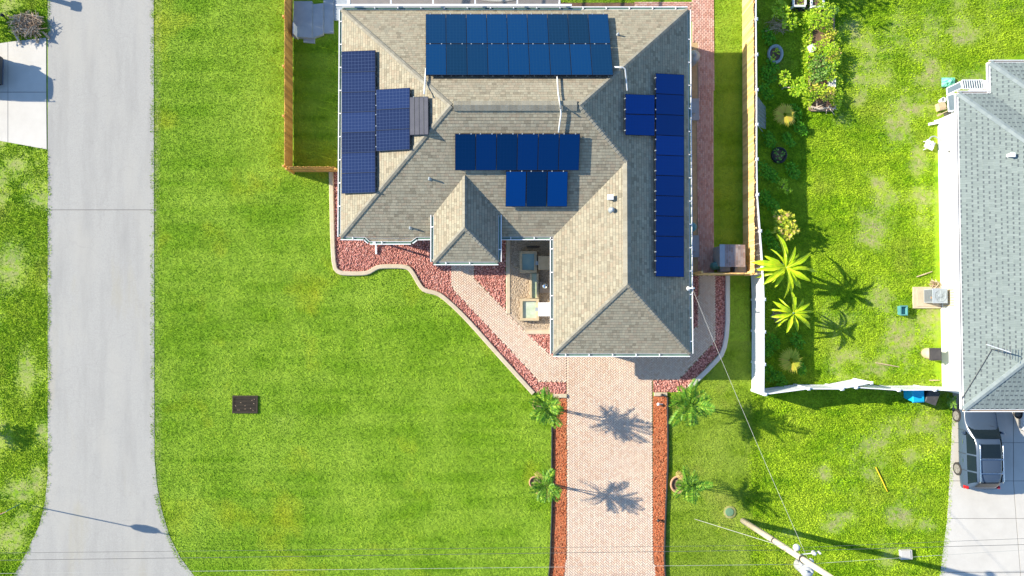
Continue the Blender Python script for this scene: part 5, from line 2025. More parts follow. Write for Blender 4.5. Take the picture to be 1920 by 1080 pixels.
# antenna
p = PP(1858, 655, nW)
an = empty('antenna', (p.x, p.y, p.z), 'television antenna with thin crossbars standing on the grey green roof', 'antenna')
b = MB()
b.tube([p, p + V3((0, 0, .9))], .025, 6)
b.build('mast', M['dark_metal'], an)
b = MB()
e0, e1 = p + V3((-.85, .3, .92)), p + V3((.35, -.1, .88))
b.tube([e0, e1], .03, 6)
b.build('boom', M['white_plastic'], an)
for k in range(7):
    c = e0 + (e1 - e0) * (k / 6)
    b = MB()
    l = .14 + .035 * k
    b.tube([c + V3((-.08 * l, -l, .01)), c + V3((.08 * l, l, .01))], .012, 4)
    b.build('crossbar', M['dark_metal'], an)
b = MB()
pe = PP(1802, 748, nW)
b.tube([p + V3((0, 0, .05)), p + (pe - p) * .5 + V3((.02, .02, .05)), pe + V3((0, 0, .04))], .016, 5)
b.build('cable', M['dark_metal'], an)

M['slate_panel'] = mat('slate_panel', (.085, .12, .15), (.11, .145, .17), 2, .6)
# screened lean-to at the house corner
lean = empty('lean_to_roof', tuple(P(1800, 170)), 'low white framed lean-to roof with three dark panels at the house corner', 'lean-to')
for q, hs, n, m in (([(1775, 166), (1802, 153), (1804, 165), (1776, 178)], (1.6, 2.0, 2.1, 1.75), 0, 'slate'), ([(1804, 150.5), (1843, 150), (1846, 167), (1806, 166.5)], (2.2, 2.3, 2.35, 2.25), 9, 'slate'), ([(1776, 180), (1790, 175), (1791, 207), (1779, 209)], (1.75, 2.1, 2.1, 1.75), 0, 'slate')):
    pts = [P(x, y, h_) for (x, y), h_ in zip(q, hs)]
    b = MB()
    b.hull8([p - V3((0, 0, .04)) for p in pts][::-1], pts[::-1])
    pa = b.build('roof_panel', M['slate_panel'], lean)
    b = MB()
    for i in range(4):
        b.tube([pts[i], pts[(i + 1) % 4]], .035, 4)
    b.build('frame', M['white_vinyl'], pa)
    if n:
        b = MB()
        for k in range(1, n):
            t = k / n
            b.tube([pts[0] + (pts[1] - pts[0]) * t + V3((0, 0, .01)), pts[3] + (pts[2] - pts[3]) * t + V3((0, 0, .01))], .016, 4)
        b.build('rib', M['grey_metal'], pa)
p = P(1848, 160, 2.3)
b = MB()
b.box((p.x, p.y, 2.32), (.26, .5, .12))
b.build('end_cap', M['white_vinyl'], lean)
p = P(1782, 152, .3)
def tarp(b):
    rnd = random.Random(3)
    n = 8
    g = [[V3((p.x + (i / n - .5) * .75, p.y + (j / n - .5) * .5, .12 + .3 * rnd.random() * math.sin(math.pi * i / n) * math.sin(math.pi * j / n))) for i in range(n + 1)] for j in range(n + 1)]
    for j in range(n):
        for i in range(n):
            b.face([g[j][i], g[j][i + 1], g[j + 1][i + 1], g[j + 1][i]])
    for i in range(n):
        for row in (0, n):
            a, c = g[row][i], g[row][i + 1]
            b.face([V3((a.x, a.y, 0)), V3((c.x, c.y, 0)), c, a])
simple('green_tarp', tarp, M['tarp'], 'crumpled bright green tarp beside the lean-to roof', 'tarp')
for (x, y, d, m, nm, lab, cat) in ((1769, 187, (.26, .26, .3), 'white_plastic', 'bucket', 'white bucket with dark opening by the lean-to', 'bucket'), (1767, 199, (.4, .4, .3), 'tan_plastic', 'cardboard_box', 'tan cardboard box under the lean-to edge', 'box'), (1783, 214, (.4, .26, .3), 'charcoal', 'tool_box', 'dark tool box between the tan box and the white wall', 'box'), (1788, 209, (.2, .2, .35), 'slab_grey', 'jug', 'pale jug at the wall end of the lean-to clutter', 'jug')):
    p = P(x, y, d[2])
    def bx_(b):
        if nm in ('bucket', 'jug'):
            b.lathe((p.x, p.y, 0), [(d[0] * .42, 0), (d[0] * .52, d[2]), (d[0] * .56, d[2]), (d[0] * .56, d[2] + .02), (d[0] * .44, d[2] + .02), (d[0] * .4, d[2] - .12)], 16)
        else:
            b.box((p.x, p.y, d[2] / 2), d, .2)
            b.box((p.x, p.y, d[2] + .012), (d[0] * .98, d[1] * .45, .024), .2)
            b.box((p.x, p.y - d[1] * .3, d[2] + .008), (d[0] * .9, d[1] * .2, .016), .2)
    simple(nm, bx_, M[m], lab, cat)
q0, q1 = P(1764, 214, .5), P(1779, 207, .6)
def broom(b):
    b.tube([q0, q1], .025, 6)
    b.box(q0 - V3((.05, .02, .05)), (.2, .1, .12), .5)
simple('broom', broom, M['stone'], 'wooden broom lying over the clutter by the lean-to', 'broom')
for k, (a, c, lab) in enumerate((((1741, 233), (1788, 224), 'white board nearest the plastic chair, leaning on the wall'), ((1752, 228), (1790, 220), 'white board closer to the dark tool box, leaning on the wall'))):
    q0, q1 = P(*a, .1), P(*c, .25)
    simple('white_board', lambda b: b.hull8([q0 + V3((0, -.07, -.03)), q1 + V3((0, -.07, -.03)), q1 + V3((0, .07, -.03)), q0 + V3((0, .07, -.03))], [q0 + V3((0, -.07, .02)), q1 + V3((0, -.07, .02)), q1 + V3((0, .07, .02)), q0 + V3((0, .07, .02))]), M['white_plastic'], lab, 'board', 'boards against the white wall')
# plastic chair lying on its back
p = P(1741, 270)
ch = empty('plastic_chair', (p.x, p.y, 0), 'white plastic chair tipped on the grass near the white wall', 'chair')
b = MB()
b.box((p.x - .06, p.y - .1, .2), (.5, .46, .05), -.45)
b.build('seat', M['white_plastic'], ch)
b = MB()
for k in range(9):
    a = R(20 + 25 * k)
    a2 = R(20 + 25 * (k + 1))
    b.tube([(p.x + .02 + .27 * math.cos(a), p.y + .05 + .27 * math.sin(a), .45), (p.x + .02 + .27 * math.cos(a2), p.y + .05 + .27 * math.sin(a2), .45)], .035, 5)
b.build('backrest', M['grey_metal'], ch)
for sx, sy in ((-1, -1), (1, -1), (-1, 1), (1, 1)):
    b = MB()
    b.tube([(p.x - .06 + .2 * sx, p.y - .1 + .2 * sy, .2), (p.x - .06 + .23 * sx, p.y - .1 + .23 * sy, 0)], .025, 6)
    b.build('leg', M['white_plastic'], ch)

# air conditioner on its pad
a, c = P(1711, 578), P(1764, 538)
b = MB()
b.box(((a.x + c.x) / 2 + .1, (a.y + c.y) / 2, .05), (c.x - a.x + .2, c.y - a.y, .1))
b.box(((a.x + c.x) / 2 + .12, (a.y + c.y) / 2, .11), (c.x - a.x - .14, c.y - a.y - .22, .03))
tag(b.build('concrete_pad', M['kerb'], None, False, ((a.x + c.x) / 2, (a.y + c.y) / 2, 0)), 'pale concrete pad under the air conditioner unit', 'pad')
p = P(1731, 555)
p = V3((p.x + .33, p.y, 0))
ac = empty('air_conditioner', (p.x, p.y, .125), 'grey air conditioner unit with round fan on top beside the white wall', 'air conditioner')
b = MB()
b.box((p.x, p.y, .53), (.72, .74, .81))
bd = b.build('body', M['grey_metal'], ac)
b = MB()
for k in range(9):
    b.box((p.x - .365, p.y, .2 + .08 * k), (.012, .64, .03))
b.build('louvre', M['dark_metal'], bd)
b = MB()
b.box((p.x - .375, p.y - .1, .8), (.01, .1, .07))
b.build('label_plate', M['terracotta'], bd)
b = MB()
b.box((p.x, p.y, .955), (.78, .8, .05))
b.build('top_panel', M['slab_grey'], ac)
b = MB()
b.lathe((p.x, p.y, .983), [(.33, 0), (.33, .02), (.29, .02), (.28, .004)], 24)
b.lathe((p.x, p.y, .985), [(.11, .0), (.1, .04), (.03, .05)], 16)
for k in range(8):
    t = k * math.pi / 4
    b.tube([(p.x + .1 * math.cos(t), p.y + .1 * math.sin(t), 1.0), (p.x + .3 * math.cos(t), p.y + .3 * math.sin(t), 1.0)], .008, 4)
b.build('fan_grille', M['grey_metal'], ac)
b = MB()
b.lathe((p.x, p.y, .98), [(.285, 0), (.285, .006)], 24)
b.build('fan_well', M['dark_metal'], ac)
# barrel, bucket, sticks, bins
p = P(1735, 662)
b = MB()
b.lathe((p.x, p.y, 0), [(.26, 0), (.3, .2), (.31, .5), (.31, .86)], 20)
br = tag(b.build('rain_barrel', M['tan_plastic'], None, True, (p.x, p.y, 0)), 'tan barrel with dark square lid beside the white wall', 'barrel')
b = MB()
b.box((p.x, p.y, .9), (.62, .66, .09))
b.box((p.x, p.y, .95), (.5, .54, .03))
b.build('lid', M['charcoal'], br)
p = P(1688, 582)
b = MB()
b.mesh([(p.x - .16, p.y - .22, 0), (p.x + .16, p.y - .22, 0), (p.x + .16, p.y + .22, 0), (p.x - .16, p.y + .22, 0), (p.x - .2, p.y - .27, .38), (p.x + .2, p.y - .27, .38), (p.x + .2, p.y + .27, .38), (p.x - .2, p.y + .27, .38),
        (p.x - .15, p.y - .21, .38), (p.x + .15, p.y - .21, .38), (p.x + .15, p.y + .21, .38), (p.x - .15, p.y + .21, .38), (p.x - .14, p.y - .2, .2), (p.x + .14, p.y - .2, .2), (p.x + .14, p.y + .2, .2), (p.x - .14, p.y + .2, .2)],
       [(3, 2, 1, 0), (0, 1, 5, 4), (1, 2, 6, 5), (2, 3, 7, 6), (3, 0, 4, 7), (4, 5, 9, 8), (5, 6, 10, 9), (6, 7, 11, 10), (7, 4, 8, 11), (8, 9, 13, 12), (9, 10, 14, 13), (10, 11, 15, 14), (11, 8, 12, 15), (12, 13, 14, 15)])
tag(b.build('tub', M['teal_plastic'], None, False, (p.x, p.y, 0)), 'teal rectangular tub standing alone on the patchy grass', 'tub')
for a, c, m, lab in (((1719, 519), (1748, 509), 'stone', 'pale stick on the grass above the air conditioner'), ((1642, 680), (1686, 688), 'stone', 'pale stick lying on bare sand near the white fence'), ((1743, 713), (1762, 713), 'stone', 'short pale stick against the white wall foot'), ((1642, 876), (1664, 922), 'yellow', 'yellow stick lying on the bright grass by the driveway')):
    q0, q1 = P(*a, .06), P(*c, .04)
    simple('stick', lambda b: b.tube([q0, (q0 + q1) / 2 + V3((0, 0, .02)), q1], [.03, .034, .02], 6), M[m], lab, 'stick', 'sticks lying on the grass')


def bin_(px, m, rz, label, lid):
    p = P(*px)
    r = empty('wheelie_bin', (p.x, p.y, 0), label, 'bin', 'wheeled bins by the white fence')
    cz, sz = math.cos(rz), math.sin(rz)
    T = lambda x, y, z: (p.x + x * cz - y * sz, p.y + x * sz + y * cz, z)
    b = MB()
    b.hull8([T(-.23, -.25, .06), T(.23, -.25, .06), T(.23, .25, .06), T(-.23, .25, .06)], [T(-.29, -.34, 1.0), T(.29, -.34, 1.0), T(.29, .34, 1.0), T(-.29, .34, 1.0)])
    b.build('body', M[m], r)
    b = MB()
    b.hull8([T(-.32, -.38, 1.0), T(.32, -.38, 1.0), T(.32, .37, 1.0), T(-.32, .37, 1.0)], [T(-.28, -.32, 1.06), T(.28, -.32, 1.06), T(.28, .33, 1.1), T(-.28, .33, 1.1)])
    b.build('lid', M[lid], r)
    b = MB()
    b.tube([T(-.24, .38, .98), T(.24, .38, .98)], .02, 6)
    b.build('handle', M[lid], r)
    for s in (-1, 1):
        b = MB()
        b.tube([T(s * .2, .27, .12), T(s * .27, .27, .12)], .12, 12)
        b.build('wheel', M['dark_rubber'], r)


bin_((1701, 737), 'blue_plastic', .05, 'bright blue wheeled bin standing against the white fence', 'blue_plastic')
bin_((1727, 740), 'charcoal', -.35, 'charcoal wheeled bin turned askew beside the blue one', 'charcoal')


# ================================================================== CARS
def make_car(label, paint, loc, rz, group='parked cars'):
    """length along +y towards the nose, built round its own origin on the ground"""
    r = empty('parked_car', (0, 0, 0), label, 'car', group)
    st = [  # y, half width, belt z, top half width, top z
        (2.36, .62, .72, .5, .76), (2.2, .82, .82, .7, .88), (1.5, .92, .93, .78, 1.0), (1.08, .93, .98, .8, 1.05), (.35, .93, 1.0, .62, 1.6), (-.2, .93, 1.01, .63, 1.69), (-1.2, .93, 1.02, .62, 1.7),
        (-1.85, .91, 1.03, .58, 1.64), (-2.2, .88, 1.02, .6, 1.2), (-2.36, .8, .95, .6, 1.0)]
    prof = lambda w_, bz, tw, tz: [(w_ * .9, .26), (w_ * .98, .42), (w_, .7), (w_ * .975, bz), (tw + .04, tz - .05), (tw * .8, tz), (tw * .4, tz + .02), (0, tz + .025)]
    rows = []
    for y, w_, bz, tw, tz in st:
        h_ = prof(w_, bz, tw, tz)
        row = [V3((x, y, z)) for x, z in h_] + [V3((-x, y, z)) for x, z in h_[-2::-1]]
        rows.append(row)
    n = len(rows[0])
    b = MB()
    vs = [v for row in rows for v in row]
    fs = [(i * n + k, i * n + k + 1, (i + 1) * n + k + 1, (i + 1) * n + k) for i in range(len(rows) - 1) for k in range(n - 1)]
    fs += [tuple(range(n)), tuple(range(len(vs) - 1, len(vs) - n - 1, -1))]
    fs += [tuple([i * n for i in range(len(rows))] + [i * n + n - 1 for i in range(len(rows) - 1, -1, -1)])]
    b.mesh(vs, fs)
    body = b.build('body', paint, r, True)
    m_ = body.modifiers.new('soft', 'SUBSURF')
    m_.levels = m_.render_levels = 1

    def surf(y, k):
        for i in range(len(rows) - 1):
            if st[i][0] >= y >= st[i + 1][0]:
                t = (st[i][0] - y) / (st[i][0] - st[i + 1][0])
                k0 = int(min(k, n - 2))
                f = k - k0
                A = rows[i][k0].lerp(rows[i][k0 + 1], f)
                B = rows[i + 1][k0].lerp(rows[i + 1][k0 + 1], f)
                return A.lerp(B, t)

    def patch(name, ya, yb_, ka, kb, m, off=.014, ny=4, nk=8, ya2=None, yb2=None):
        b = MB()
        g = []
        for i in range(ny + 1):
            row = []
            for j in range(nk + 1):
                f = j / nk
                k = ka + (kb - ka) * f
                y0_ = ya + ((ya2 if ya2 is not None else ya) - ya) * f
                y1_ = yb_ + ((yb2 if yb2 is not None else yb_) - yb_) * f
                row.append(surf(y0_ + (y1_ - y0_) * i / ny, k))
            g.append(row)
        for i in range(ny):
            for j in range(nk):
                q = [g[i][j], g[i + 1][j], g[i + 1][j + 1], g[i][j + 1]]
                nr = (q[2] - q[0]).cross(q[3] - q[1]).normalized()
                ce = sum(q, V3((0, 0, 0))) / 4
                if nr.dot(V3((ce.x, 0, ce.z - .8))) < 0:
                    nr = -nr
                g2 = [v + nr * off for v in q]
                b.face(g2)
        return b.build(name, m, r, True)

    patch('windscreen', 1.0, .42, 4.0, 10.0, M['glass'])
    patch('rear_window', -1.9, -2.16, 4.2, 9.8, M['glass'])
    patch('sunroof', .15, -.55, 5.0, 9.0, M['glass'], .01)
    for a, c in ((3.12, 3.85), (10.88, 10.15)):
        patch('side_window', .78, -.42, a, c, M['glass'], .012, 4, 4, .42, -.42)
        patch('side_window', -.5, -1.3, a, c, M['glass'], .012, 4, 4)
        patch('side_window', -1.38, -2.05, a, c, M['glass'], .012, 4, 4, -1.38, -1.85)
    for s in (-1, 1):
        b = MB()
        b.tube([(s * .6, .2, 1.66), (s * .6, .1, 1.73), (s * .61, -1.75, 1.74), (s * .6, -1.85, 1.66)], .022, 6)
        b.build('roof_rail', M['chrome'], r, True)
        b = MB()
        b.mesh([(s * .93, .72, .98), (s * 1.13, .68, 1.0), (s * 1.13, .58, 1.0), (s * .93, .6, .98), (s * .95, .72, 1.12), (s * 1.12, .67, 1.13), (s * 1.12, .58, 1.13), (s * .95, .6, 1.12)],
               [(3, 2, 1, 0), (4, 5, 6, 7), (0, 1, 5, 4), (1, 2, 6, 5), (2, 3, 7, 6), (3, 0, 4, 7)])
        b.build('mirror', paint, r)
        b = MB()
        b.box((s * .84, -2.25, .9), (.12, .14, .26))
        b.build('tail_light', M['sign_red'], r)
        b = MB()
        b.box((s * .68, 2.26, .72), (.3, .14, .14))
        b.build('headlight', M['sign_white'], r)
        for y in (1.45, -1.42):
            b = MB()
            b.tube([(s * .72, y, .35), (s * .945, y, .35)], .35, 24)
            wh = b.build('wheel', M['dark_rubber'], r)
            b = MB()
            b.tube([(s * .94, y, .35), (s * .955, y, .35)], .24, 20)
            for k in range(6):
                t = k * math.pi / 3
                b.tube([(s * .962, y, .35), (s * .962, y + .22 * math.cos(t), .35 + .22 * math.sin(t))], .03, 5)
            b.build('rim', M['rim'], wh)
        for y in (.15, -.85):
            b = MB()
            b.box((s * .935, y, .86), (.03, .2, .035))
            b.build('door_handle', M['chrome'], r)
    for y in (.78, -.46, -1.34):
        for a, c in ((.9, 3.05), (13.1, 10.95)):
            patch('door_gap', y, y - .022, a, c, M['black_iron'], .006, 1, 6)
    patch('bonnet_gap', 1.12, 1.09, 3.6, 10.4, M['black_iron'], .006, 1, 8)
    patch('tailgate_gap', -1.84, -1.86, 4.0, 10.0, M['black_iron'], .006, 1, 8)
    for x0_, x1_ in ((-.5, .05), (.0, .55)):
        b = MB()
        b.tube([(x0_, 1.1, 1.1), (x1_, .98, 1.17)], .012, 4)
        b.build('wiper', M['black_iron'], r)
    for y in (-.62, -1.35):
        b = MB()
        b.tube([(-.6, y, 1.76), (.6, y, 1.76)], .03, 6)
        b.build('roof_bar', M['chrome'], r)
    b = MB()
    b.box((0, -2.36, .5), (1.5, .1, .22))
    b.build('bumper', M['dark_metal'], r)
    b = MB()
    b.box((0, 2.34, .5), (1.3, .1, .22))
    b.build('bumper', M['dark_metal'], r)
    r.location = loc
    r.rotation_euler = (0, 0, rz)
    return r


M['car_grey'] = mat('car_grey', (.05, .075, .115), rough=.22, spec=.4)
M['galvanised'] = mat('galvanised', (.5, .51, .52), (.42, .43, .44), 3, .5)
M['rim'] = mat('rim', (.2, .19, .17), rough=.5)
M['car_navy'] = mat('car_navy', (.02, .04, .1), rough=.22, metal=.3, spec=.6)
M['car_white'] = mat('car_white', (.75, .75, .74), rough=.3, spec=.5)
yr = P(1850, 916, .7).y
suv = make_car('silver grey estate car with roof bars parked half under the eave', M['car_grey'], (25.08, yr + 2.4, .03), 0)
nav = copy_tree(suv)
nav['label'] = 'dark navy car on the concrete driveway across the road, mostly out of sight'
nav.location = (P(-11, 130, 1.0).x - 2.38, P(2, 128, .9).y, .03)
nav.rotation_euler = (0, 0, R(90))
wht = copy_tree(suv)
wht['label'] = 'white car farther along the driveway past the silver grey one'
wht.location = (P(1917, 790, .8).x + 1.0, P(1917, 806, .8).y + 2.3, .03)
for root, m in ((nav, 'car_navy'), (wht, 'car_white')):
    for o in kids(root):
        if o.name.split('.')[0] in ('body', 'mirror'):
            o.data = o.data.copy()
            o.data.materials[0] = M[m]

# ================================================================== STREET FURNITURE
gd = empty('storm_drain', tuple(P(460, 758)), 'dark metal storm drain grate set in the wide mown lawn', 'storm drain')
a, c = P(436.5, 774.5), P(484, 741.5)
b = MB()
b.box(((a.x + c.x) / 2, (a.y + c.y) / 2, .012), (c.x - a.x, c.y - a.y, .02))
b.build('pit_shade', M['edging'], gd)  # thin black sheet standing in for the shade down the drain
b = MB()
t = .06
b.box(((a.x + c.x) / 2, a.y + t / 2, .05), (c.x - a.x, t, .07))
b.box(((a.x + c.x) / 2, c.y - t / 2, .05), (c.x - a.x, t, .07))
b.box((a.x + t / 2, (a.y + c.y) / 2, .049), (t, c.y - a.y - 2 * t, .07))
b.box((c.x - t / 2, (a.y + c.y) / 2, .049), (t, c.y - a.y - 2 * t, .07))
b.build('frame', M['rust'], gd)
for k in range(11):
    b = MB()
    y = a.y + t + (c.y - a.y - 2 * t) * (k + .5) / 11
    b.box(((a.x + c.x) / 2, y, .05), (c.x - a.x - 2 * t, .034, .05))
    b.build('bar', M['rust'], gd)
rnd = random.Random(4)
b = MB()
for k in range(11):
    q = V3((rnd.uniform(a.x + .1, c.x - .1), rnd.uniform(a.y + .1, c.y - .1), .08))
    b.box(q, (.05 * rnd.random() + .02, .02, .008), rnd.random() * 3)
tag(b.build('dry_clippings', M['dry_branch']), 'scattered dry grass clippings on the drain grate', 'clippings', kind='stuff')

# stop sign
q = P(39, 944)
c = P(-4, 967, 3.1)
sg = empty('stop_sign', tuple(q), 'red octagonal stop sign on a leaning green post at the road corner', 'sign')
b = MB()
d = (c - q)
tp = q + d * 1.24
b.tube([q, q + d * .5 + V3((0, 0, 0)), tp], .03, 6)
b.build('post', M['post_green'], sg)
b = MB()
oc = [(.38 * math.cos(R(22.5 + 45 * k)) / math.cos(R(22.5)), .38 * math.sin(R(22.5 + 45 * k)) / math.cos(R(22.5))) for k in range(8)]
sa = R(18)                                  # the plate is turned a little toward the junction
rot = lambda x, dy, z: (c.x + x * math.cos(sa) - dy * math.sin(sa), c.y + x * math.sin(sa) + dy * math.cos(sa), c.z + z)
vs = [rot(x, .045, z) for x, z in oc] + [rot(x, .05, z) for x, z in oc]
b.mesh(vs, [tuple(range(8)), tuple(range(15, 7, -1))] + [(k, (k + 1) % 8, 8 + (k + 1) % 8, 8 + k) for k in range(8)], mi=1)
oc2 = [(x * .93, z * .93) for x, z in oc]
b.face([rot(x, .052, z) for x, z in oc2[::-1]])
face_ = b.build('sign_plate', [M['sign_red'], M['sign_white']], sg)
fc = bpy.data.curves.new('lettering', 'FONT')
fc.body = 'STOP'
fc.size = .3
fc.align_x = 'CENTER'
fc.align_y = 'CENTER'
fc.extrude = .001
fc.materials.append(M['sign_white'])
tmp = bpy.data.objects.new('lettering', fc)
C.objects.link(tmp)
bpy.context.view_layer.update()
lme = bpy.data.meshes.new_from_object(tmp.evaluated_get(bpy.context.evaluated_depsgraph_get()))
bpy.data.objects.remove(tmp)
to = bpy.data.objects.new('lettering', lme)
C.objects.link(to)
to.parent = face_
lp = rot(0, .056, 0)
to.location = (lp[0] - q.x, lp[1] - q.y, lp[2] - q.z)
to.rotation_euler = (R(90), 0, R(180) + sa)
# utility pole
base = P(1393, 976)
topp = P(1570, 1090.5, 11.0)
up = empty('utility_pole', tuple(base), 'tall weathered wooden utility pole with white transformer and lamp leaning out of the lawn corner', 'utility pole')
ax = topp - base
b = MB()
b.tube([base - ax.normalized() * .1, base + ax * .5, topp], [.16, .14, .11], 14)
b.build('pole_shaft', M['pole_wood'], up, True)
at = lambda h_: base + ax * (h_ / 11.0)
for h_ in (4.6, 7.8):
    m_ = at(h_)
    b = MB()
    b.tube([m_ - ax.normalized() * .05, m_ + ax.normalized() * .05], .165, 14)
    b.build('band', M['dark_metal'], up)
tc = P(1513, 1070, 7.2)
b = MB()
b.lathe((tc.x, tc.y, tc.z - .8), [(.22, 0), (.28, .04), (.28, .8), (.3, .82), (.26, .88), (.05, .93)], 20)
trf = b.build('transformer', M['galvanised'], up, True)
b = MB()
for s in (-.12, .12):
    b.lathe((tc.x + s, tc.y + .05, tc.z + .1), [(.05, 0), (.035, .08), (.055, .1), (.035, .16), (.05, .18), (.02, .24)], 10)
b.build('bushing', M['grey_metal'], trf)
m_ = at(6.9)
b = MB()
b.tube([m_, V3((tc.x, tc.y, tc.z - .3))], .05, 6)
b.build('bracket', M['dark_metal'], up)
lc = P(1494, 1027, 7.2)
m_ = at(6.7)
b = MB()
b.tube([m_, (m_ + lc) / 2 + V3((0, 0, .1)), lc + V3((0, 0, .1))], .035, 8)
la_ = b.build('lamp_arm', M['galvanised'], up, True)
b = MB()
b.lathe((lc.x, lc.y, lc.z - .1), [(.08, -.05), (.15, .02), (.16, .1), (.11, .18), (.04, .22)], 18)
b.build('lamp_head', M['galvanised'], la_, True)
for (px, py, h_, r_) in ((1526, 1037, 7.5, .1), (1536, 1036, 7.5, .06), (1515, 1053, 8.0, .09), (1502, 1058, 7.6, .07), (1521, 1051, 8.1, .09)):
    e = P(px, py, h_)
    b = MB()
    b.lathe((e.x, e.y, e.z - .1), [(r_ * .7, 0), (r_, .04), (r_ * .6, .08), (r_, .12), (r_ * .6, .16), (r_ * .9, .2), (r_ * .3, .26)], 12)
    ins = b.build('insulator', M['galvanised'], up, True)
    b = MB()
    m_ = at(h_ - .4)
    b.tube([m_, e], .025, 5)
    b.build('bracket', M['grey_metal'], ins)


def wire(pts, r_, m, label, sag=.3):
    a, c = pts
    b = MB()
    n = 16
    b.tube([a + (c - a) * (i / n) - V3((0, 0, 4 * sag * (i / n) * (1 - i / n))) for i in range(n + 1)], r_, 5)
    return tag(b.build('overhead_wire', m, None, True, tuple((a + c) / 2)), label, 'wire', 'wires strung from the utility pole')


wire((MAST + V3((.1, -.05, -.2)), P(1516, 1051, 8.0)), .007, M['wire'], 'pale service wire running from the house eave to the utility pole')
wire((P(-420, 1080, 8.0), P(1500, 1058, 8.0)), .007, M['wire'], 'pale overhead wire crossing the road and lawn to the utility pole', 0.0)
wire((P(1524, 1057, 8.0), P(2300, 1010, 8.0)), .007, M['wire'], 'pale overhead wire from the utility pole over the driveway with the car', .1)
wire((P(-420, 1056, 6.3), P(1484, 1031, 6.3)), .010, M['dark_wire'], 'lower dark cable crossing the road just above the pale wire', 0.0)
wire((P(-420, 1041, 6.9), P(1490, 1022, 6.9)), .007, M['dark_wire'], 'thin dark cable crossing the road, highest of those in the lower edge', 0.0)
wire((P(1488, 1033, 6.3), P(2300, 1012, 6.3)), .010, M['dark_wire'], 'dark cable from the utility pole over the driveway, thicker one', .05)
wire((P(1490, 1027, 6.9), P(2300, 996, 6.9)), .007, M['dark_wire'], 'thin dark cable from the utility pole over the driveway', .05)
g0 = P(1302, 973)
wire((g0, at(5.6)), .012, M['wire'], 'pale guy wire anchored in the small lawn and tied to the utility pole', 0.0)

M['dry_collar'] = mat('dry_collar', (.33, .3, .13), (.24, .26, .08), 5, .9)
p = P(1368, 960)
b = MB()
b.lathe((p.x, p.y, 0), [(.34, 0), (.34, .05), (.24, .07), (.24, .05)], 22)
vb = tag(b.build('valve_box', M['dry_collar'], None, False, (p.x, p.y, 0)), 'round valve box with pale collar and green lid in the small lawn', 'valve box')
b = MB()
b.lathe((p.x - .03, p.y + .02, 0), [(.23, .06), (.22, .09), (.03, .1)], 20)
b.build('lid', M['valve_green'], vb)
p = P(1696, 1038)
simple('utility_pad', lambda b: (b.box((p.x, p.y, .1), (.62, .5, .2), .05), b.box((p.x - .05, p.y + .03, .215), (.5, .4, .03), .05)), M['concrete'], 'square pale utility pad in the bright grass under the wires', 'utility pad')
for px, py, lab in ((1240, 740, 'small path light at the mulch end by the house corner palm'), (1233, 757, 'short white riser in the red mulch near the widest palm'), (1233, 974, 'dark sprinkler head in the red mulch far from the house')):
    p = P(px, py)
    def lt_(b):
        b.tube([(p.x, p.y, 0), (p.x, p.y, .2)], .022, 6)
        b.lathe((p.x, p.y, .2), [(.09, 0), (.08, .03), (.02, .08)], 10)
        b.tube([(p.x, p.y, .1), (p.x + .28, p.y, .06)], .02, 6)
    simple('path_light', lt_, M['white_plastic'] if 'white' in lab else M['black_iron'], lab, 'garden light', 'small fittings in the mulch')
p = P(1645, 683)

# ================================================================== GRASS
GL = [
    [(287, -40), (535, -40), (539, 318), (621, 322), (623, 500), (640, 514), (690, 514), (708, 503), (763, 501), (774, 512), (794, 546), (820, 553), (870, 597), (1002, 743), (1033, 745), (1034, 960), (1031, 1090), (369, 1090), (335, 1045), (315.5, 1005), (300.5, 955), (291.5, 905), (287.5, 860)],
    [(549, -40), (568, -40), (549, 2)], [(549, 74), (568, 82), (592, 82), (608, 64), (640, 64), (640, 318), (552, 318)],
    [(1339, -40), (1391, -40), (1392, 455), (1340, 460)],
    [(1050, -40), (1296, -40), (1296, 4), (1188, 4), (1188, 6), (1050, 6)]]
GY = [[(1411, -40), (1930, -40), (1930, 100), (1853, 113), (1800, 172), (1752, 218), (1750, 700), (1788, 740), (1786, 772), (1774, 1000), (1761, 1090), (1411, 1090)],
      [(-40, -40), (92, -40), (92, 70), (-40, 86)], [(-40, 260), (92, 280), (92, 880), (87, 945), (75, 985), (49, 1040), (21, 1090), (-40, 1090)]]
GS = [[(1367, 519), (1407, 519), (1411, 740), (1424, 760), (1418, 830), (1428, 900), (1416, 960), (1424, 1090), (1247, 1090), (1248, 960), (1253, 860), (1252, 742), (1288, 736), (1312, 716), (1368, 655)]]
HY = [[(1517, 14), (1565, 14), (1565, 208), (1517, 208)], [(1711, 536), (1770, 536), (1770, 580), (1711, 580)]]
HL = [[(436, 741), (485, 741), (485, 775), (436, 775)]]


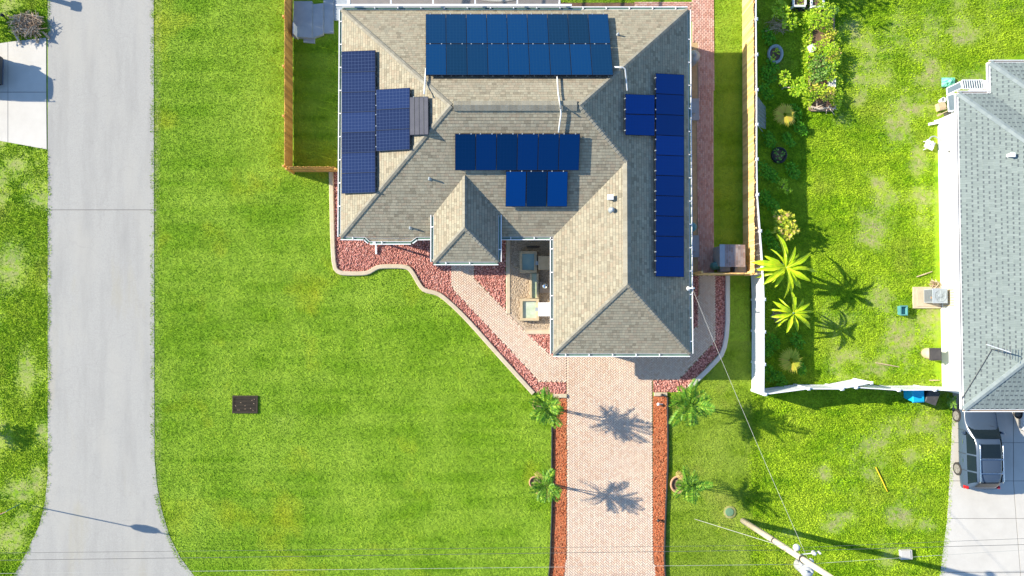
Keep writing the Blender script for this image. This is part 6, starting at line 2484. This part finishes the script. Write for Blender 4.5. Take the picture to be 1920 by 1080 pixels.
def blades(name, polys, holes, dens, lmin, lmax, wd, m, tilt, bare=None, seed=0):
    q = scatter(polys, dens, holes)
    x, y, z = q[:, 0] - 960.0, -(q[:, 1] - 540.0), -F
    yy = y * math.cos(TILT) - z * math.sin(TILT)
    zz = y * math.sin(TILT) + z * math.cos(TILT)
    k = -H / zz
    X, Y = x * k, yy * k
    n = len(X)
    r = np.random.default_rng(seed).random((n, 6))
    clump = vnoise(X, Y, .42, seed + 1) * .62 + vnoise(X, Y, 1.6, seed + 2) * .38
    if bare is not None:
        keep = r[:, 5] > np.clip(bare(X, Y) * 2.0, 0, .95)
        keep &= (clump + .35 * r[:, 4]) > .42
        X, Y, r, clump = X[keep], Y[keep], r[keep], clump[keep]
        n = len(X)
    a = r[:, 0] * 6.2832
    L_ = (lmin + (lmax - lmin) * r[:, 1]) * (.6 + .8 * clump)
    hz = np.sin(tilt[0] + (tilt[1] - tilt[0]) * r[:, 2])
    hr = np.cos(tilt[0] + (tilt[1] - tilt[0]) * r[:, 2])
    dx, dy = np.cos(a), np.sin(a)
    co = np.empty((n, 3, 3))
    co[:, 0] = np.stack([X - dy * wd, Y + dx * wd, np.zeros(n)], 1)
    co[:, 1] = np.stack([X + dy * wd, Y - dx * wd, np.zeros(n)], 1)
    co[:, 2] = np.stack([X + dx * L_ * hr, Y + dy * L_ * hr, L_ * hz], 1)
    tone = np.clip(.5 + 1.3 * (clump - .5) + .5 * (r[:, 3] - .5), 0, 1)
    return fast_mesh(name, co.reshape(-1, 3), n, tone, m)


tag(blades('lawn_grass', GL, HL, .42, .05, .11, .016, M['lawn_blade'], (R(15), R(60)), None, 3), 'short mown green grass of the lawns round the house', 'grass', kind='stuff')
EDGE = [[(283, -40), (288, -40), (288, 860), (294, 905), (303, 955), (318, 1005), (338, 1045), (372, 1090), (363, 1090), (331, 1047), (311, 1007), (296, 957), (287, 905), (283, 860)],
        [(89, 282), (96, 282), (96, 880), (90, 948), (79, 988), (53, 1042), (27, 1090), (18, 1090), (46, 1040), (72, 985), (84, 945), (89, 880)], [(89, -40), (96, -40), (95, 72), (89, 70)],
        [(1752, 1090), (1768, 1090), (1780, 1000), (1790, 775), (1783, 775), (1772, 1000)]]
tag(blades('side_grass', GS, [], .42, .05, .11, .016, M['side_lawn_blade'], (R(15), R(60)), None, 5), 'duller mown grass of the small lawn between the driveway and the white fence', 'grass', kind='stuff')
SEAM = [[(1392, 742), (1412, 742), (1412, 1090), (1388, 1090)], [(1411, 742), (1430, 742), (1434, 1090), (1411, 1090)]]
tag(blades('seam_grass', SEAM, [], .7, .05, .11, .022, M['yard_blade'], (R(15), R(55)), lambda x, y: np.clip((1412 - to_px(x, y)[0]) / 30 + (vnoise(x, y, .7, 41) - .5) * .9, 0, 1), 13), 'mixed grass where the mown lawn runs into the weedy yard', 'grass', kind='stuff')
tag(blades('edge_grass', EDGE, [], .8, .05, .12, .022, M['yard_blade'], (R(15), R(50)), lambda x, y: np.where(vnoise(x, y, .6, 33) > .5, 0.0, .6), 9), 'ragged grass creeping over the road and driveway edges', 'grass', kind='stuff')
tag(blades('weedy_grass', GY, HY, .75, .04, .10, .026, M['yard_blade'], (R(15), R(65)), lambda x, y: np.where(to_px(x, y)[0] > 1000, bare_yard(x, y), bare_verge(x, y)), 7), 'coarse yellow green weedy grass of the neighbour yard and verge', 'grass', kind='stuff')
